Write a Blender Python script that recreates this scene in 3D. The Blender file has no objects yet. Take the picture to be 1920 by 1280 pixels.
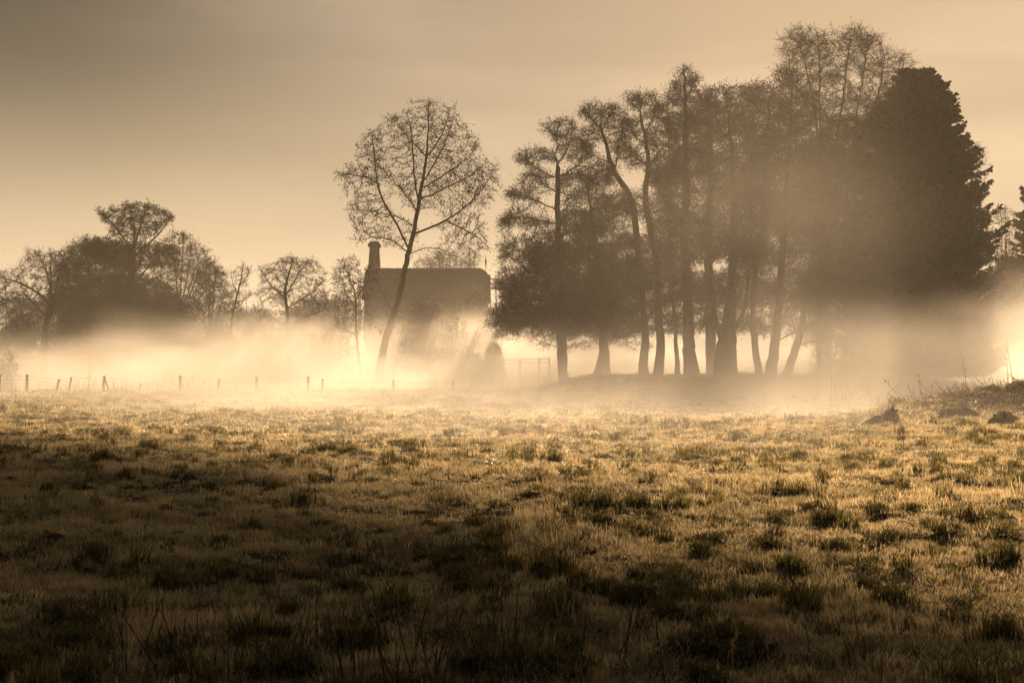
import bpy, math, random
import numpy as np
from mathutils import Vector
R = math.radians
scene = bpy.context.scene
COL = scene.collection

# ------------------------------------------------------------------ camera
CAM_H = 1.7
F = 2637.0            # focal length in photograph pixels (1920 wide)
HZ = 690.0            # row of the horizon in the photograph
cam_data = bpy.data.cameras.new('camera')
cam = bpy.data.objects.new('camera', cam_data); COL.objects.link(cam)
cam_data.sensor_width = 36.0
cam_data.lens = 36.0 * F / 1920.0
cam_data.clip_start = 0.1
cam_data.clip_end = 9000.0
cam.location = (0, 0, CAM_H)
cam.rotation_euler = (R(90) + math.atan((HZ - 640.0) / F), 0, 0)
scene.camera = cam

# ------------------------------------------------------------------ world, sun, exposure
SUN_AZ, SUN_EL = R(15.3), R(25.3)     # azimuth measured from +Y towards +X
SUN_DIR = Vector((math.sin(SUN_AZ) * math.cos(SUN_EL), math.cos(SUN_AZ) * math.cos(SUN_EL), math.sin(SUN_EL)))

class E:
    """tiny expression builder for math nodes"""
    def __init__(s, nt, v): s.nt, s.v = nt, v
    def op(s, o, *a, clamp=False):
        n = s.nt.nodes.new('ShaderNodeMath'); n.operation = o; n.use_clamp = clamp
        for i, q in enumerate((s,) + a):
            q = q.v if isinstance(q, E) else q
            if isinstance(q, (int, float)): n.inputs[i].default_value = q
            else: s.nt.links.new(q, n.inputs[i])
        return E(s.nt, n.outputs[0])
    def __add__(s, o): return s.op('ADD', o)
    __radd__ = __add__
    def __mul__(s, o): return s.op('MULTIPLY', o)
    __rmul__ = __mul__
    def __sub__(s, o): return s.op('SUBTRACT', o)
    def __rsub__(s, o): return E(s.nt, o).op('SUBTRACT', s)
    def __truediv__(s, o): return s.op('DIVIDE', o)
    def exp(s): return s.op('EXPONENT')
    def mx(s, o): return s.op('MAXIMUM', o)
    def mn(s, o): return s.op('MINIMUM', o)
    def pw(s, o): return s.op('POWER', o)
    def smooth(s, a, b):
        n = s.nt.nodes.new('ShaderNodeMapRange'); n.interpolation_type = 'SMOOTHSTEP'
        s.nt.links.new(s.v, n.inputs['Value'])
        n.inputs['From Min'].default_value = a; n.inputs['From Max'].default_value = b
        return E(s.nt, n.outputs['Result'])

def mixcol(nt, fac, a, b, mode='MIX'):
    n = nt.nodes.new('ShaderNodeMix'); n.data_type = 'RGBA'; n.blend_type = mode
    for sock, q in ((n.inputs[0], fac), (n.inputs[6], a), (n.inputs[7], b)):
        q = q.v if isinstance(q, E) else q
        if isinstance(q, (int, float)): sock.default_value = q
        elif isinstance(q, tuple): sock.default_value = (*q, 1.0) if len(q) == 3 else q
        else: nt.links.new(q, sock)
    return n.outputs[2]

world = bpy.data.worlds.new('World'); scene.world = world; world.use_nodes = True
wt = world.node_tree
bg = wt.nodes['Background']
sky = wt.nodes.new('ShaderNodeTexSky'); sky.sky_type = 'NISHITA'; sky.sun_disc = False
sky.sun_elevation = SUN_EL; sky.sun_rotation = SUN_AZ
sky.altitude = 50; sky.air_density = 1.0; sky.dust_density = 6.0; sky.ozone_density = 1.0
tc = wt.nodes.new('ShaderNodeTexCoord')
sep = wt.nodes.new('ShaderNodeSeparateXYZ'); wt.links.new(tc.outputs['Generated'], sep.inputs[0])
dot = wt.nodes.new('ShaderNodeVectorMath'); dot.operation = 'DOT_PRODUCT'
wt.links.new(tc.outputs['Generated'], dot.inputs[0]); dot.inputs[1].default_value = SUN_DIR
zz = E(wt, sep.outputs['Z']); sd = E(wt, dot.outputs['Value'])
# warm dusty morning sky: pale cream low down, dull brown-grey higher, brighter round the sun
SKY_GAIN = 0.104
zc = zz.mx(0.0)
low = ((zc / 0.143).pw(1.75) * -1.0).exp()                 # 1 at the horizon
glow = sd.smooth(0.81, 1.0)
added_cloud = wt.nodes.new('ShaderNodeTexNoise'); cmap = wt.nodes.new('ShaderNodeMapping')
cmap.inputs['Scale'].default_value = (2.0, 2.0, 13.0); cmap.inputs['Rotation'].default_value = (0.12, 0.10, 0)
wt.links.new(tc.outputs['Generated'], cmap.inputs['Vector']); wt.links.new(cmap.outputs[0], added_cloud.inputs['Vector'])
added_cloud.inputs['Scale'].default_value = 1.6; added_cloud.inputs['Detail'].default_value = 5.0
veil = E(wt, added_cloud.outputs['Fac']).smooth(0.35, 0.75)
def vscale(col, k):
    n = wt.nodes.new('ShaderNodeVectorMath'); n.operation = 'SCALE'
    if isinstance(col, tuple): n.inputs[0].default_value = col
    else: wt.links.new(col, n.inputs[0])
    if isinstance(k, E): wt.links.new(k.v, n.inputs['Scale'])
    else: n.inputs['Scale'].default_value = k
    return n.outputs[0]
def vadd(a, b):
    n = wt.nodes.new('ShaderNodeVectorMath'); n.operation = 'ADD'; wt.links.new(a, n.inputs[0]); wt.links.new(b, n.inputs[1]); return n.outputs[0]
nish = vscale(mixcol(wt, 1.0, sky.outputs['Color'], (1.0, .78, .50), 'MULTIPLY'), 0.03)
basec = vadd(vscale((1.0, .755, .47), low * (1.0 - glow * .72) * 7.0), vscale((1.0, .86, .66), 0.22))
glowc = vscale((1.0, .765, .54), glow.mn(.66) * (0.78 + veil * .30) * 3.9)
tot = vscale(vadd(vadd(basec, glowc), nish), 0.94 + veil * .08)
wt.links.new(tot, bg.inputs['Color']); bg.inputs['Strength'].default_value = SKY_GAIN

sl = bpy.data.lights.new('sun', 'SUN'); sl.energy = 5.0; sl.angle = R(0.5); sl.color = (1.0, 0.685, 0.40)
so = bpy.data.objects.new('sun', sl); COL.objects.link(so)
so.rotation_euler = SUN_DIR.to_track_quat('Z', 'Y').to_euler(); so.location = (40, 120, 90)

scene.view_settings.view_transform = 'Standard'; scene.view_settings.look = 'None'
scene.view_settings.exposure = 0.7; scene.view_settings.gamma = 1.0
cy = scene.cycles
cy.use_denoising = True; cy.denoiser = 'OPENIMAGEDENOISE'
cy.use_adaptive_sampling = True; cy.adaptive_threshold = 0.02
cy.max_bounces = 5; cy.diffuse_bounces = 2; cy.glossy_bounces = 1; cy.transmission_bounces = 2
cy.volume_bounces = 3; cy.transparent_max_bounces = 8
cy.volume_step_rate = 1.0; cy.volume_max_steps = 256
cy.sample_clamp_indirect = 4.0

# ------------------------------------------------------------------ helpers
rng = np.random.default_rng(7)
def tag(o, label=None, cat=None, group=None, kind=None):
    if label: o['label'] = label
    if cat: o['category'] = cat
    if group: o['group'] = group
    if kind: o['kind'] = kind
    return o
def empty(name, loc):
    o = bpy.data.objects.new(name, None); COL.objects.link(o); o.location = loc; o.empty_display_size = 0.5
    return o
def mesh_np(name, verts, faces, mat, parent=None, origin=None, smooth=False):
    """verts (n,3) world; faces: (m,k) array or a list of such arrays"""
    fl = faces if isinstance(faces, list) else [faces]
    fl = [np.asarray(f, dtype=np.int32) for f in fl if len(f)]
    verts = np.asarray(verts, dtype=np.float64)
    if parent is not None: verts = verts - np.array(parent.location)
    elif origin is not None: verts = verts - np.array(origin)
    me = bpy.data.meshes.new(name)
    loops = np.concatenate([f.ravel() for f in fl])
    sizes = np.concatenate([np.full(len(f), f.shape[1]) for f in fl])
    starts = np.concatenate([[0], np.cumsum(sizes)[:-1]])
    me.vertices.add(len(verts)); me.vertices.foreach_set('co', verts.astype(np.float32).ravel())
    me.loops.add(len(loops)); me.loops.foreach_set('vertex_index', loops.astype(np.int32))
    me.polygons.add(len(sizes)); me.polygons.foreach_set('loop_start', starts.astype(np.int32))
    me.polygons.foreach_set('loop_total', sizes.astype(np.int32))
    if smooth: me.polygons.foreach_set('use_smooth', np.ones(len(sizes), dtype=bool))
    me.update(calc_edges=True); me.validate()
    if mat: me.materials.append(mat)
    o = bpy.data.objects.new(name, me); COL.objects.link(o)
    if parent is not None: o.parent = parent
    elif origin is not None: o.location = origin
    return o
def pt(px, py, d, dy=0.0):
    """world point seen at photograph pixel (px,py) at distance d (dy moves it in depth, keeping its size)"""
    return np.array([(px - 960.0) / F * d, d + dy, CAM_H + (HZ - py) / F * d])

_lat = np.random.default_rng(11).random((256, 256))
def vnoise(x, y, s, seed=0):
    x = np.asarray(x, float) / s + seed * 17.3; y = np.asarray(y, float) / s + seed * 31.7
    xi = np.floor(x).astype(int); yi = np.floor(y).astype(int); fx = x - xi; fy = y - yi
    fx = fx * fx * (3 - 2 * fx); fy = fy * fy * (3 - 2 * fy)
    a = _lat[xi % 256, yi % 256]; b = _lat[(xi + 1) % 256, yi % 256]
    c = _lat[xi % 256, (yi + 1) % 256]; d = _lat[(xi + 1) % 256, (yi + 1) % 256]
    return (a * (1 - fx) + b * fx) * (1 - fy) + (c * (1 - fx) + d * fx) * fy
def sstep(t, a, b):
    t = np.clip((t - a) / (b - a), 0, 1); return t * t * (3 - 2 * t)
def tus(x, y):
    f = vnoise(x, y, .50, 8) * .20 + vnoise(x, y, .24, 9) * .64 + vnoise(x, y, 2.6, 10) * .16
    return sstep(f, .63, .84)
def H(x, y):
    x = np.asarray(x, float); y = np.asarray(y, float)
    h = (vnoise(x, y, 9.0, 1) - .5) * .22 + (vnoise(x, y, 3.2, 2) - .5) * .13
    near = 1 - sstep(y, 90, 160)
    h = h + near * ((vnoise(x, y, 1.1, 3) - .5) * .10 + (vnoise(x, y, .5, 4) - .5) * .07 + (vnoise(x, y, .22, 5) - .5) * .045)
    h = h + near * .09 * tus(x, y)
    # the bank the alder clump stands on
    bank = sstep(y, 80, 97) * (1 - sstep(y, 108, 122)) * sstep(x, 0.5, 7) * (1 - sstep(x, 26, 36))
    h = h + bank * 1.15
    # low rise in front of the right hand mist
    r1 = np.exp(-(((x - 14.2) / 3.4) ** 2 + ((y - 61) / 3.0) ** 2)); h = h + .30 * r1
    # earth mound on the right
    r2 = np.exp(-(((x - 19.5) / 5.2) ** 2 + ((y - 47.5) / 3.0) ** 2))
    r3 = np.exp(-(((x - 14.2) / 1.9) ** 2 + ((y - 47.0) / 2.0) ** 2))
    h = h + (1.28 * r2 + .28 * r3) * (1 + .25 * (vnoise(x, y, .8, 6) - .5))
    # the land beyond stays level, rising far away
    h = h + sstep(y, 250, 900) * 6
    return h
def ground(px, d): 
    x = (px - 960.0) / F * d
    return np.array([x, d, float(H(x, d))])

# ------------------------------------------------------------------ materials
def new_mat(name):
    m = bpy.data.materials.new(name); m.use_nodes = True
    nt = m.node_tree; nt.nodes.clear()
    out = nt.nodes.new('ShaderNodeOutputMaterial')
    return m, nt, out
def surf_mat(name, c1, c2, scale=3.0, rough=0.9, detail=4, spec=0.2, bump=0.0, stretch=(1, 1, 1), transl=None):
    m, nt, out = new_mat(name)
    t = nt.nodes.new('ShaderNodeTexCoord'); mp = nt.nodes.new('ShaderNodeMapping'); mp.inputs['Scale'].default_value = stretch
    n = nt.nodes.new('ShaderNodeTexNoise'); n.inputs['Scale'].default_value = scale; n.inputs['Detail'].default_value = detail
    nt.links.new(t.outputs['Object'], mp.inputs[0]); nt.links.new(mp.outputs[0], n.inputs['Vector'])
    f = E(nt, n.outputs['Fac']).smooth(0.35, 0.65)
    c = mixcol(nt, f, c1, c2)
    b = nt.nodes.new('ShaderNodeBsdfPrincipled'); nt.links.new(c, b.inputs['Base Color'])
    b.inputs['Roughness'].default_value = rough; b.inputs['Specular IOR Level'].default_value = spec
    if bump:
        bp = nt.nodes.new('ShaderNodeBump'); bp.inputs['Strength'].default_value = bump; bp.inputs['Distance'].default_value = 0.05
        nt.links.new(n.outputs['Fac'], bp.inputs['Height']); nt.links.new(bp.outputs[0], b.inputs['Normal'])
    if transl:
        tr = nt.nodes.new('ShaderNodeBsdfTranslucent'); mx = nt.nodes.new('ShaderNodeMixShader')
        ct = mixcol(nt, 1.0, c, transl[1], 'MULTIPLY'); nt.links.new(ct, tr.inputs['Color'])
        mx.inputs[0].default_value = transl[0]
        nt.links.new(b.outputs[0], mx.inputs[1]); nt.links.new(tr.outputs[0], mx.inputs[2]); nt.links.new(mx.outputs[0], out.inputs['Surface'])
    else: nt.links.new(b.outputs[0], out.inputs['Surface'])
    return m
M = {}
M['bark'] = surf_mat('bark', (.035, .028, .020), (.075, .060, .042), 4, .95, bump=.5, stretch=(1, 1, .25))
M['twig'] = surf_mat('twig', (.040, .030, .020), (.070, .052, .033), 2, .9)
M['ivy'] = surf_mat('evergreen_leaf', (.020, .030, .012), (.040, .050, .020), 1.5, .8)
M['leaf'] = surf_mat('young_leaf', (.07, .065, .025), (.11, .10, .04), 2, .8, transl=(.35, (1.6, 1.6, 1.0)))
M['soil'] = surf_mat('meadow_soil', (.030, .028, .012), (.055, .045, .020), .8, 1.0)
M['earth'] = surf_mat('bank_earth', (.06, .045, .028), (.11, .085, .05), 2, 1.0, bump=.8)
M['stone'] = surf_mat('stone_wall', (.16, .14, .11), (.24, .21, .17), 2.5, .9, bump=.3)
M['slate'] = surf_mat('roof_tile', (.08, .07, .06), (.13, .11, .09), 3, .8)
M['wood'] = surf_mat('weathered_wood', (.09, .07, .05), (.16, .13, .09), 6, .9, stretch=(1, 1, .2), bump=.4)
M['paintwood'] = surf_mat('pale_wood', (.35, .31, .25), (.45, .40, .33), 6, .8)
M['wire'] = surf_mat('fence_wire', (.12, .10, .08), (.2, .17, .14), 6, .6)
M['glass'] = surf_mat('dark_window', (.02, .02, .02), (.03, .03, .03), 1, .2, spec=.5)
M['straw'] = surf_mat('dead_stalk', (.30, .22, .12), (.42, .33, .20), 5, .8, transl=(.35, (1.3, 1.2, 1.0)))
M['darkstem'] = surf_mat('dark_stem', (.03, .022, .014), (.06, .045, .03), 5, .8)
M['deadleaf'] = surf_mat('dead_leaf', (.28, .20, .11), (.45, .35, .22), 8, .8, transl=(.4, (1.2, 1.1, 1.0)))
M['tallgrass'] = surf_mat('tussock_grass', (.040, .044, .016), (.15, .130, .062), 9.0, .5, transl=(.5, (2.2, 2.1, 1.4)))

def grass_mat():
    m, nt, out = new_mat('meadow_grass')
    g = nt.nodes.new('ShaderNodeNewGeometry'); oi = nt.nodes.new('ShaderNodeObjectInfo')
    n = nt.nodes.new('ShaderNodeTexNoise'); n.inputs['Scale'].default_value = .6; n.inputs['Detail'].default_value = 4
    nt.links.new(g.outputs['Position'], n.inputs['Vector'])
    f = E(nt, n.outputs['Fac']).smooth(.38, .62); r = E(nt, oi.outputs['Random'])
    f = (f * .5 + r * .8 + .08).mx(0.0).mn(1.0)
    c = mixcol(nt, f, (.060, .064, .027), (.44, .37, .25))
    b = nt.nodes.new('ShaderNodeBsdfPrincipled'); nt.links.new(c, b.inputs['Base Color'])
    b.inputs['Roughness'].default_value = .33; b.inputs['Specular IOR Level'].default_value = .8
    tr = nt.nodes.new('ShaderNodeBsdfTranslucent'); nt.links.new(mixcol(nt, 1.0, c, (1.95, 1.9, 1.7), 'MULTIPLY'), tr.inputs['Color'])
    mx = nt.nodes.new('ShaderNodeMixShader'); mx.inputs[0].default_value = .66
    nt.links.new(b.outputs[0], mx.inputs[1]); nt.links.new(tr.outputs[0], mx.inputs[2]); nt.links.new(mx.outputs[0], out.inputs['Surface'])
    return m
M['grass'] = grass_mat()

# ------------------------------------------------------------------ air: even haze and the ground mist
def box_obj(name, x0, x1, y0, y1, z0, z1, mat):
    v = np.array([(x, y, z) for x in (x0, x1) for y in (y0, y1) for z in (z0, z1)], float)
    f = np.array([(0, 1, 3, 2), (4, 6, 7, 5), (0, 4, 5, 1), (2, 3, 7, 6), (0, 2, 6, 4), (1, 5, 7, 3)])
    return mesh_np(name, v, f, mat)
def outward(o):
    import bmesh
    bm = bmesh.new(); bm.from_mesh(o.data); bmesh.ops.recalc_face_normals(bm, faces=bm.faces); bm.to_mesh(o.data); bm.free(); return o
def pvol(name, color, density, g):
    m, nt, out = new_mat(name)
    v = nt.nodes.new('ShaderNodeVolumePrincipled')
    v.inputs['Color'].default_value = (*color, 1); v.inputs['Anisotropy'].default_value = g
    if isinstance(density, float): v.inputs['Density'].default_value = density
    nt.links.new(v.outputs[0], out.inputs['Volume'])
    return m, nt, v
HAZE_D = 0.0008
hm, _, _ = pvol('haze_air', (.97, .90, .78), HAZE_D, .15)

mm, mt, mv = pvol('mist_air', (.995, .98, .95), 1.0, .55)
def mist_density(nt):
    tcn = nt.nodes.new('ShaderNodeTexCoord'); s = nt.nodes.new('ShaderNodeSeparateXYZ'); nt.links.new(tcn.outputs['Object'], s.inputs[0])
    x, y, z = (E(nt, s.outputs[k]) for k in 'XYZ')
    n = nt.nodes.new('ShaderNodeTexNoise'); mp = nt.nodes.new('ShaderNodeMapping'); mp.inputs['Scale'].default_value = (.10, .05, .22)
    n.inputs['Scale'].default_value = 1.0; n.inputs['Detail'].default_value = 3.0
    nt.links.new(tcn.outputs['Object'], mp.inputs[0]); nt.links.new(mp.outputs[0], n.inputs['Vector'])
    nz = E(nt, n.outputs['Fac'])
    wob = (nz - .5) * 5.0                         # lifts and lowers the top of the sheet
    # depth of the sheet: deep over the river meadow on the left, thin under the trees, a plume right
    def bump(cx, wx, cy=None, wy=1.0):
        q = ((x - cx) / wx); q = q * q
        if cy is not None: p = (y - cy) / wy; q = q + p * p
        return (q * -1.0).exp()
    top = bump(-25, 13) * 1.4 + bump(-4, 9) * 1.6 + 2.6
    top = top + bump(30, 14, 66, 16) * 2.8
    sheet = (((z - (top + wob * .9)) / (top * .34)) * -1.0).smooth(-1.8, 1.8)
    pool = (z.mx(0.0) * -.75).exp()                # lies densest on the grass
    left = x.smooth(16, 3)                        # 1 left of the clump
    front_l = (y + x.mx(0.0) * 2.0).smooth(94, 104); front_r = y.smooth(58, 84)
    back = y.smooth(218, 160)
    dl = left * front_l * (.030 + y.smooth(135, 115) * .035 + pool * .12) * (bump(-19, 19) * .75 + .40)
    dr = (1.0 - left) * front_r * (.008 + pool * .10)
    beyond = (1.0 - left) * y.smooth(106, 116) * .022
    plume_r = bump(21.5, 8.5, 58, 6.5) * .042
    d = (dl + dr + beyond + plume_r * y.smooth(48.5, 54)) * sheet * back * (nz.smooth(.34, .62) * 1.15 + .20)
    # steam rising in front of the cottage
    q = ((x + 4.0) / 2.8) - (z - 3.5) * .10; q = q * q; p = (y - 122) / 7.0; w = (z - 3.8) / 2.8
    d = d + ((q + p * p + w * w) * -1.0).exp() * nz.smooth(.35, .6) * .07
    # thin ground veil over the near meadow
    veil_ = (z.mx(0.0) * -1.3).exp() * y.smooth(16, 62) * (nz.smooth(.3, .6) + .4) * .050 * ((x / y).smooth(.32, .18) * .65 + .35) * ((x / y).smooth(-.36, -.08) * .6 + .4)
    veil_ = veil_ + left * y.smooth(86, 108) * z.smooth(16, 4) * .0013
    # thin steam hanging among the big trees
    veil_ = veil_ + ((((x / y) - .175) / .10).pw(2.0) * -1.0).exp() * .0052 * y.smooth(42, 60) * y.smooth(125, 108) * z.smooth(19, 2) * (nz.smooth(.3, .7) + .35)
    return (d + veil_).mx(0.0)
mt.links.new(mist_density(mt).v, mv.inputs['Density'])
haze = box_obj('haze', -150, 150, -12, 330, -1.4, 30.5, hm); tag(outward(haze), kind='stuff')
mist = box_obj('mist', -78, 62, 15, 222, -0.9, 20.0, mm); tag(outward(mist), kind='stuff')
# unseen ball of vapour before the sun, added so its shadow darkens the near meadow
def shade_cloud_obj():
    azc, elc = SUN_AZ, SUN_EL
    U = np.array([math.cos(azc), -math.sin(azc), 0]); W = np.array([-math.sin(azc) * math.sin(elc), -math.cos(azc) * math.sin(elc), math.cos(elc)]); N = np.array(SUN_DIR)
    R0 = 230.0; e = np.array([-8.0, SHADE_CLOUD_V]); nn = np.array([-.36, .933]); c2 = e + nn * R0
    C0 = N * 500.0 + U * c2[0] + W * c2[1]
    n, m = 90, 60; E0 = -(U * nn[0] + W * nn[1]); V = [C0 - W * R0]; rgc = np.random.default_rng(2)
    ks = [(rgc.normal(0, 1, 3), rgc.uniform(0, 6.28), f_) for f_ in (3, 3, 5, 5, 8, 8, 8, 13, 13, 21, 21)]
    for q in range(1, m):
        th = math.pi * q / m
        for j in range(n):
            ph = 2 * math.pi * j / n; dv = U * math.sin(th) * math.cos(ph) + N * math.sin(th) * math.sin(ph) - W * math.cos(th)
            k = 1.0 + sum(.010 / f_ * (math.sin(f_ * float(np.dot(dv, a_ / np.linalg.norm(a_))) * 2 + b_) - math.sin(f_ * float(np.dot(E0, a_ / np.linalg.norm(a_))) * 2 + b_)) for a_, b_, f_ in ks)
            V.append(C0 + dv * R0 * k * (1.35 if False else 1.0))
    V.append(C0 + W * R0)
    F4 = [(1 + q * n + j, 1 + q * n + (j + 1) % n, 1 + (q + 1) * n + (j + 1) % n, 1 + (q + 1) * n + j) for q in range(m - 2) for j in range(n)]
    L = len(V) - 1; T = [(0, 1 + (j + 1) % n, 1 + j) for j in range(n)] + [(L, 1 + (m - 2) * n + j, 1 + (m - 2) * n + (j + 1) % n) for j in range(n)]
    cm, _, _ = pvol('shade_cloud_vapour', (.98, .98, .98), .20, .6)
    o = mesh_np('added_cloud', V, [np.array(F4), np.array(T)], cm, smooth=True); tag(outward(o), kind='structure'); return o
SHADE_CLOUD_V = -8.8
shade_cloud_obj()
#STRUCTURE

# ------------------------------------------------------------------ ground
ys = [-40.0]
while ys[-1] < -4: ys.append(ys[-1] + 4)
y = 3.2
while y < 125: ys.append(y); y *= 1.0125
while y < 4500: ys.append(y); y *= 1.07
ys = np.array(ys)
nx = 420
u = np.linspace(-1, 1, nx); u = np.sign(u) * (0.45 * np.abs(u) + 0.55 * np.abs(u) ** 4)
hw = 14 + 1.15 * np.maximum(ys, 0)
X = u[None, :] * hw[:, None]; Y = np.repeat(ys[:, None], nx, 1)
V = np.stack([X, Y, H(X, Y)], -1).reshape(-1, 3)
i = np.arange(len(ys) - 1)[:, None] * nx + np.arange(nx - 1)[None, :]; i = i.ravel()
g = mesh_np('ground', V, np.stack([i, i + 1, i + nx + 1, i + nx], 1), M['soil'], smooth=True)
tag(g, kind='structure')

# ------------------------------------------------------------------ tree growing
DENS = 5.0
def norm(v): return v / np.maximum(np.linalg.norm(v, axis=-1, keepdims=True), 1e-9)
def frames(d):
    ref = np.where(np.abs(d[:, 2:3]) > .9, np.array([[1., 0, 0]]), np.array([[0, 0, 1.]]))
    a = norm(np.cross(d, ref)); return a, np.cross(d, a)
def tubes(A, B, ra, rb, k):
    """one open k-sided tube for every segment A->B"""
    if len(A) == 0: return np.zeros((0, 3)), np.zeros((0, 4), int)
    d = norm(B - A); a, b = frames(d); t = np.arange(k) * 2 * math.pi / k
    ring = a[:, None, :] * np.cos(t)[None, :, None] + b[:, None, :] * np.sin(t)[None, :, None]
    va = A[:, None, :] + ring * np.asarray(ra)[:, None, None]; vb = B[:, None, :] + ring * np.asarray(rb)[:, None, None]
    V = np.concatenate([va, vb], 1).reshape(-1, 3); n = len(A)
    base = (np.arange(n) * 2 * k)[:, None]; j = np.arange(k)
    f = np.stack([base + j, base + (j + 1) % k, base + k + (j + 1) % k, base + k + j], -1).reshape(-1, 4)
    return V, f
def linked_tubes(P, par, rad, sel, k, main):
    """segments whose rings are shared along each main line, so limbs are continuous"""
    n = len(P); idx = np.nonzero(sel)[0]
    d = np.zeros((n, 3)); d[idx] = norm(P[idx] - P[par[idx]])
    ch = main >= 0; dd = d.copy(); dd[ch] = norm(d[ch] + d[main[ch]])
    root = par < 0; dd[root & ch] = d[main[root & ch]]
    dd[np.linalg.norm(dd, axis=1) < 1e-6] = (0, 0, 1)
    ref = np.tile(np.array([[.31, .95, .02]]), (n, 1)); a = norm(np.cross(dd, ref)); b = np.cross(dd, a)
    t = np.arange(k) * 2 * math.pi / k
    ring = a[:, None, :] * np.cos(t)[None, :, None] + b[:, None, :] * np.sin(t)[None, :, None]
    V = [P[:, None, :] + ring * rad[:, None, None]]; V = V[0].reshape(-1, 3)
    ism = main[par[idx]] == idx
    F_ = []; j = np.arange(k)
    m = idx[ism]; pa = (par[m] * k)[:, None]; cb = (m * k)[:, None]
    F_.append(np.stack([pa + j, pa + (j + 1) % k, cb + (j + 1) % k, cb + j], -1).reshape(-1, 4))
    s = idx[~ism]                                    # side limbs begin with a ring of their own inside the parent
    av = (P[par[s]])[:, None, :] + ring[s] * (np.minimum(rad[s] * 1.35, rad[par[s]]))[:, None, None]
    base = (len(V) + np.arange(len(s)) * k)[:, None]; cb = (s * k)[:, None]
    F_.append(np.stack([base + j, base + (j + 1) % k, cb + (j + 1) % k, cb + j], -1).reshape(-1, 4))
    V = np.concatenate([V, av.reshape(-1, 3)])
    Fa = np.concatenate(F_); used = np.unique(Fa); rem = np.full(len(V), -1); rem[used] = np.arange(len(used))
    return V[used], rem[Fa]

def colonize(rg, P, par, att, step, infl, kill, iters, wob=.25, up=0.0):
    P = list(P); par = list(par)
    Pa = np.array(P); att = np.array(att)
    near = np.zeros(len(att), int); nd = np.full(len(att), 1e9)
    def upd(lo):
        nonlocal near, nd
        N = np.array(P[lo:])
        for c in range(0, len(N), 400):
            D = np.linalg.norm(att[:, None, :] - N[None, c:c + 400, :], axis=2); k = D.argmin(1); m = D[np.arange(len(att)), k]
            b = m < nd; near = np.where(b, k + lo + c, near); nd = np.where(b, m, nd)
    upd(0); grown = {}
    for it in range(iters):
        if len(att) == 0: break
        act = nd < infl
        if not act.any(): break
        ni, inv = np.unique(near[act], return_inverse=True)
        Pn = np.array(P)[ni]; vec = np.zeros((len(ni), 3)); np.add.at(vec, inv, norm(att[act] - Pn[inv]))
        vec = norm(norm(vec) + rg.normal(0, wob, vec.shape) + np.array([0, 0, up]))
        lo = len(P); cnt = 0
        for q, n_ in enumerate(ni):
            if grown.get(n_, 0) >= 3: continue
            grown[n_] = grown.get(n_, 0) + 1
            P.append(Pn[q] + vec[q] * step); par.append(int(n_)); cnt += 1
        if cnt == 0: break
        upd(lo); keep = nd > kill
        att, near, nd = att[keep], near[keep], nd[keep]
    return np.array(P), np.array(par)

def radii(P, par, tip, p, fixed):
    n = len(P); acc = np.zeros(n); rad = np.zeros(n); main = np.full(n, -1); best = np.zeros(n)
    for q in range(n - 1, -1, -1):
        r = max(tip, acc[q] ** (1 / p)) if acc[q] > 0 else tip
        r = max(r, fixed.get(q, 0)); rad[q] = r
        if par[q] >= 0:
            acc[par[q]] += r ** p
            if r > best[par[q]]: best[par[q]] = r; main[par[q]] = q
    return rad, main

def ribbons(A, B, w, rg):
    d = norm(B - A); s = norm(np.cross(d, rg.normal(0, 1, d.shape))) * (np.asarray(w)[:, None] if np.ndim(w) else w)
    V = np.stack([A - s, A + s, B + s * .5, B - s * .5], 1).reshape(-1, 3)
    return V, np.arange(len(A) * 4).reshape(-1, 4)
def leaves(C, size, rg, asp=.5, down=0.0):
    n = len(C); d = norm(rg.normal(0, 1, (n, 3)) + np.array([0, 0, -down])); s = norm(np.cross(d, rg.normal(0, 1, (n, 3))))
    L = size * rg.uniform(.6, 1.3, (n, 1))
    V = np.stack([C, C + d * L * .5 + s * L * asp * .5, C + d * L, C + d * L * .5 - s * L * asp * .5], 1).reshape(-1, 3)
    return V, np.arange(n * 4).reshape(-1, 4)
def join(parts):
    V, F_, o = [], [], 0
    for v, f in parts:
        if len(v) == 0: continue
        V.append(v); F_.append(f + o); o += len(v)
    return np.concatenate(V), np.concatenate(F_)

def resample(poly, step):
    poly = np.array(poly, float); out = [poly[0]]
    for a, b in zip(poly[:-1], poly[1:]):
        n = max(1, int(round(np.linalg.norm(b[:3] - a[:3]) / step)))
        for k in range(1, n + 1): out.append(a + (b - a) * k / n)
    return np.array(out)
def smooth_poly(poly):
    poly = np.array(poly, float)
    for _ in range(2):
        o = [poly[0]]
        for a, b in zip(poly[:-1], poly[1:]): o += [a * .75 + b * .25, a * .25 + b * .75]
        o.append(poly[-1]); poly = np.array(o)
    return poly

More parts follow.
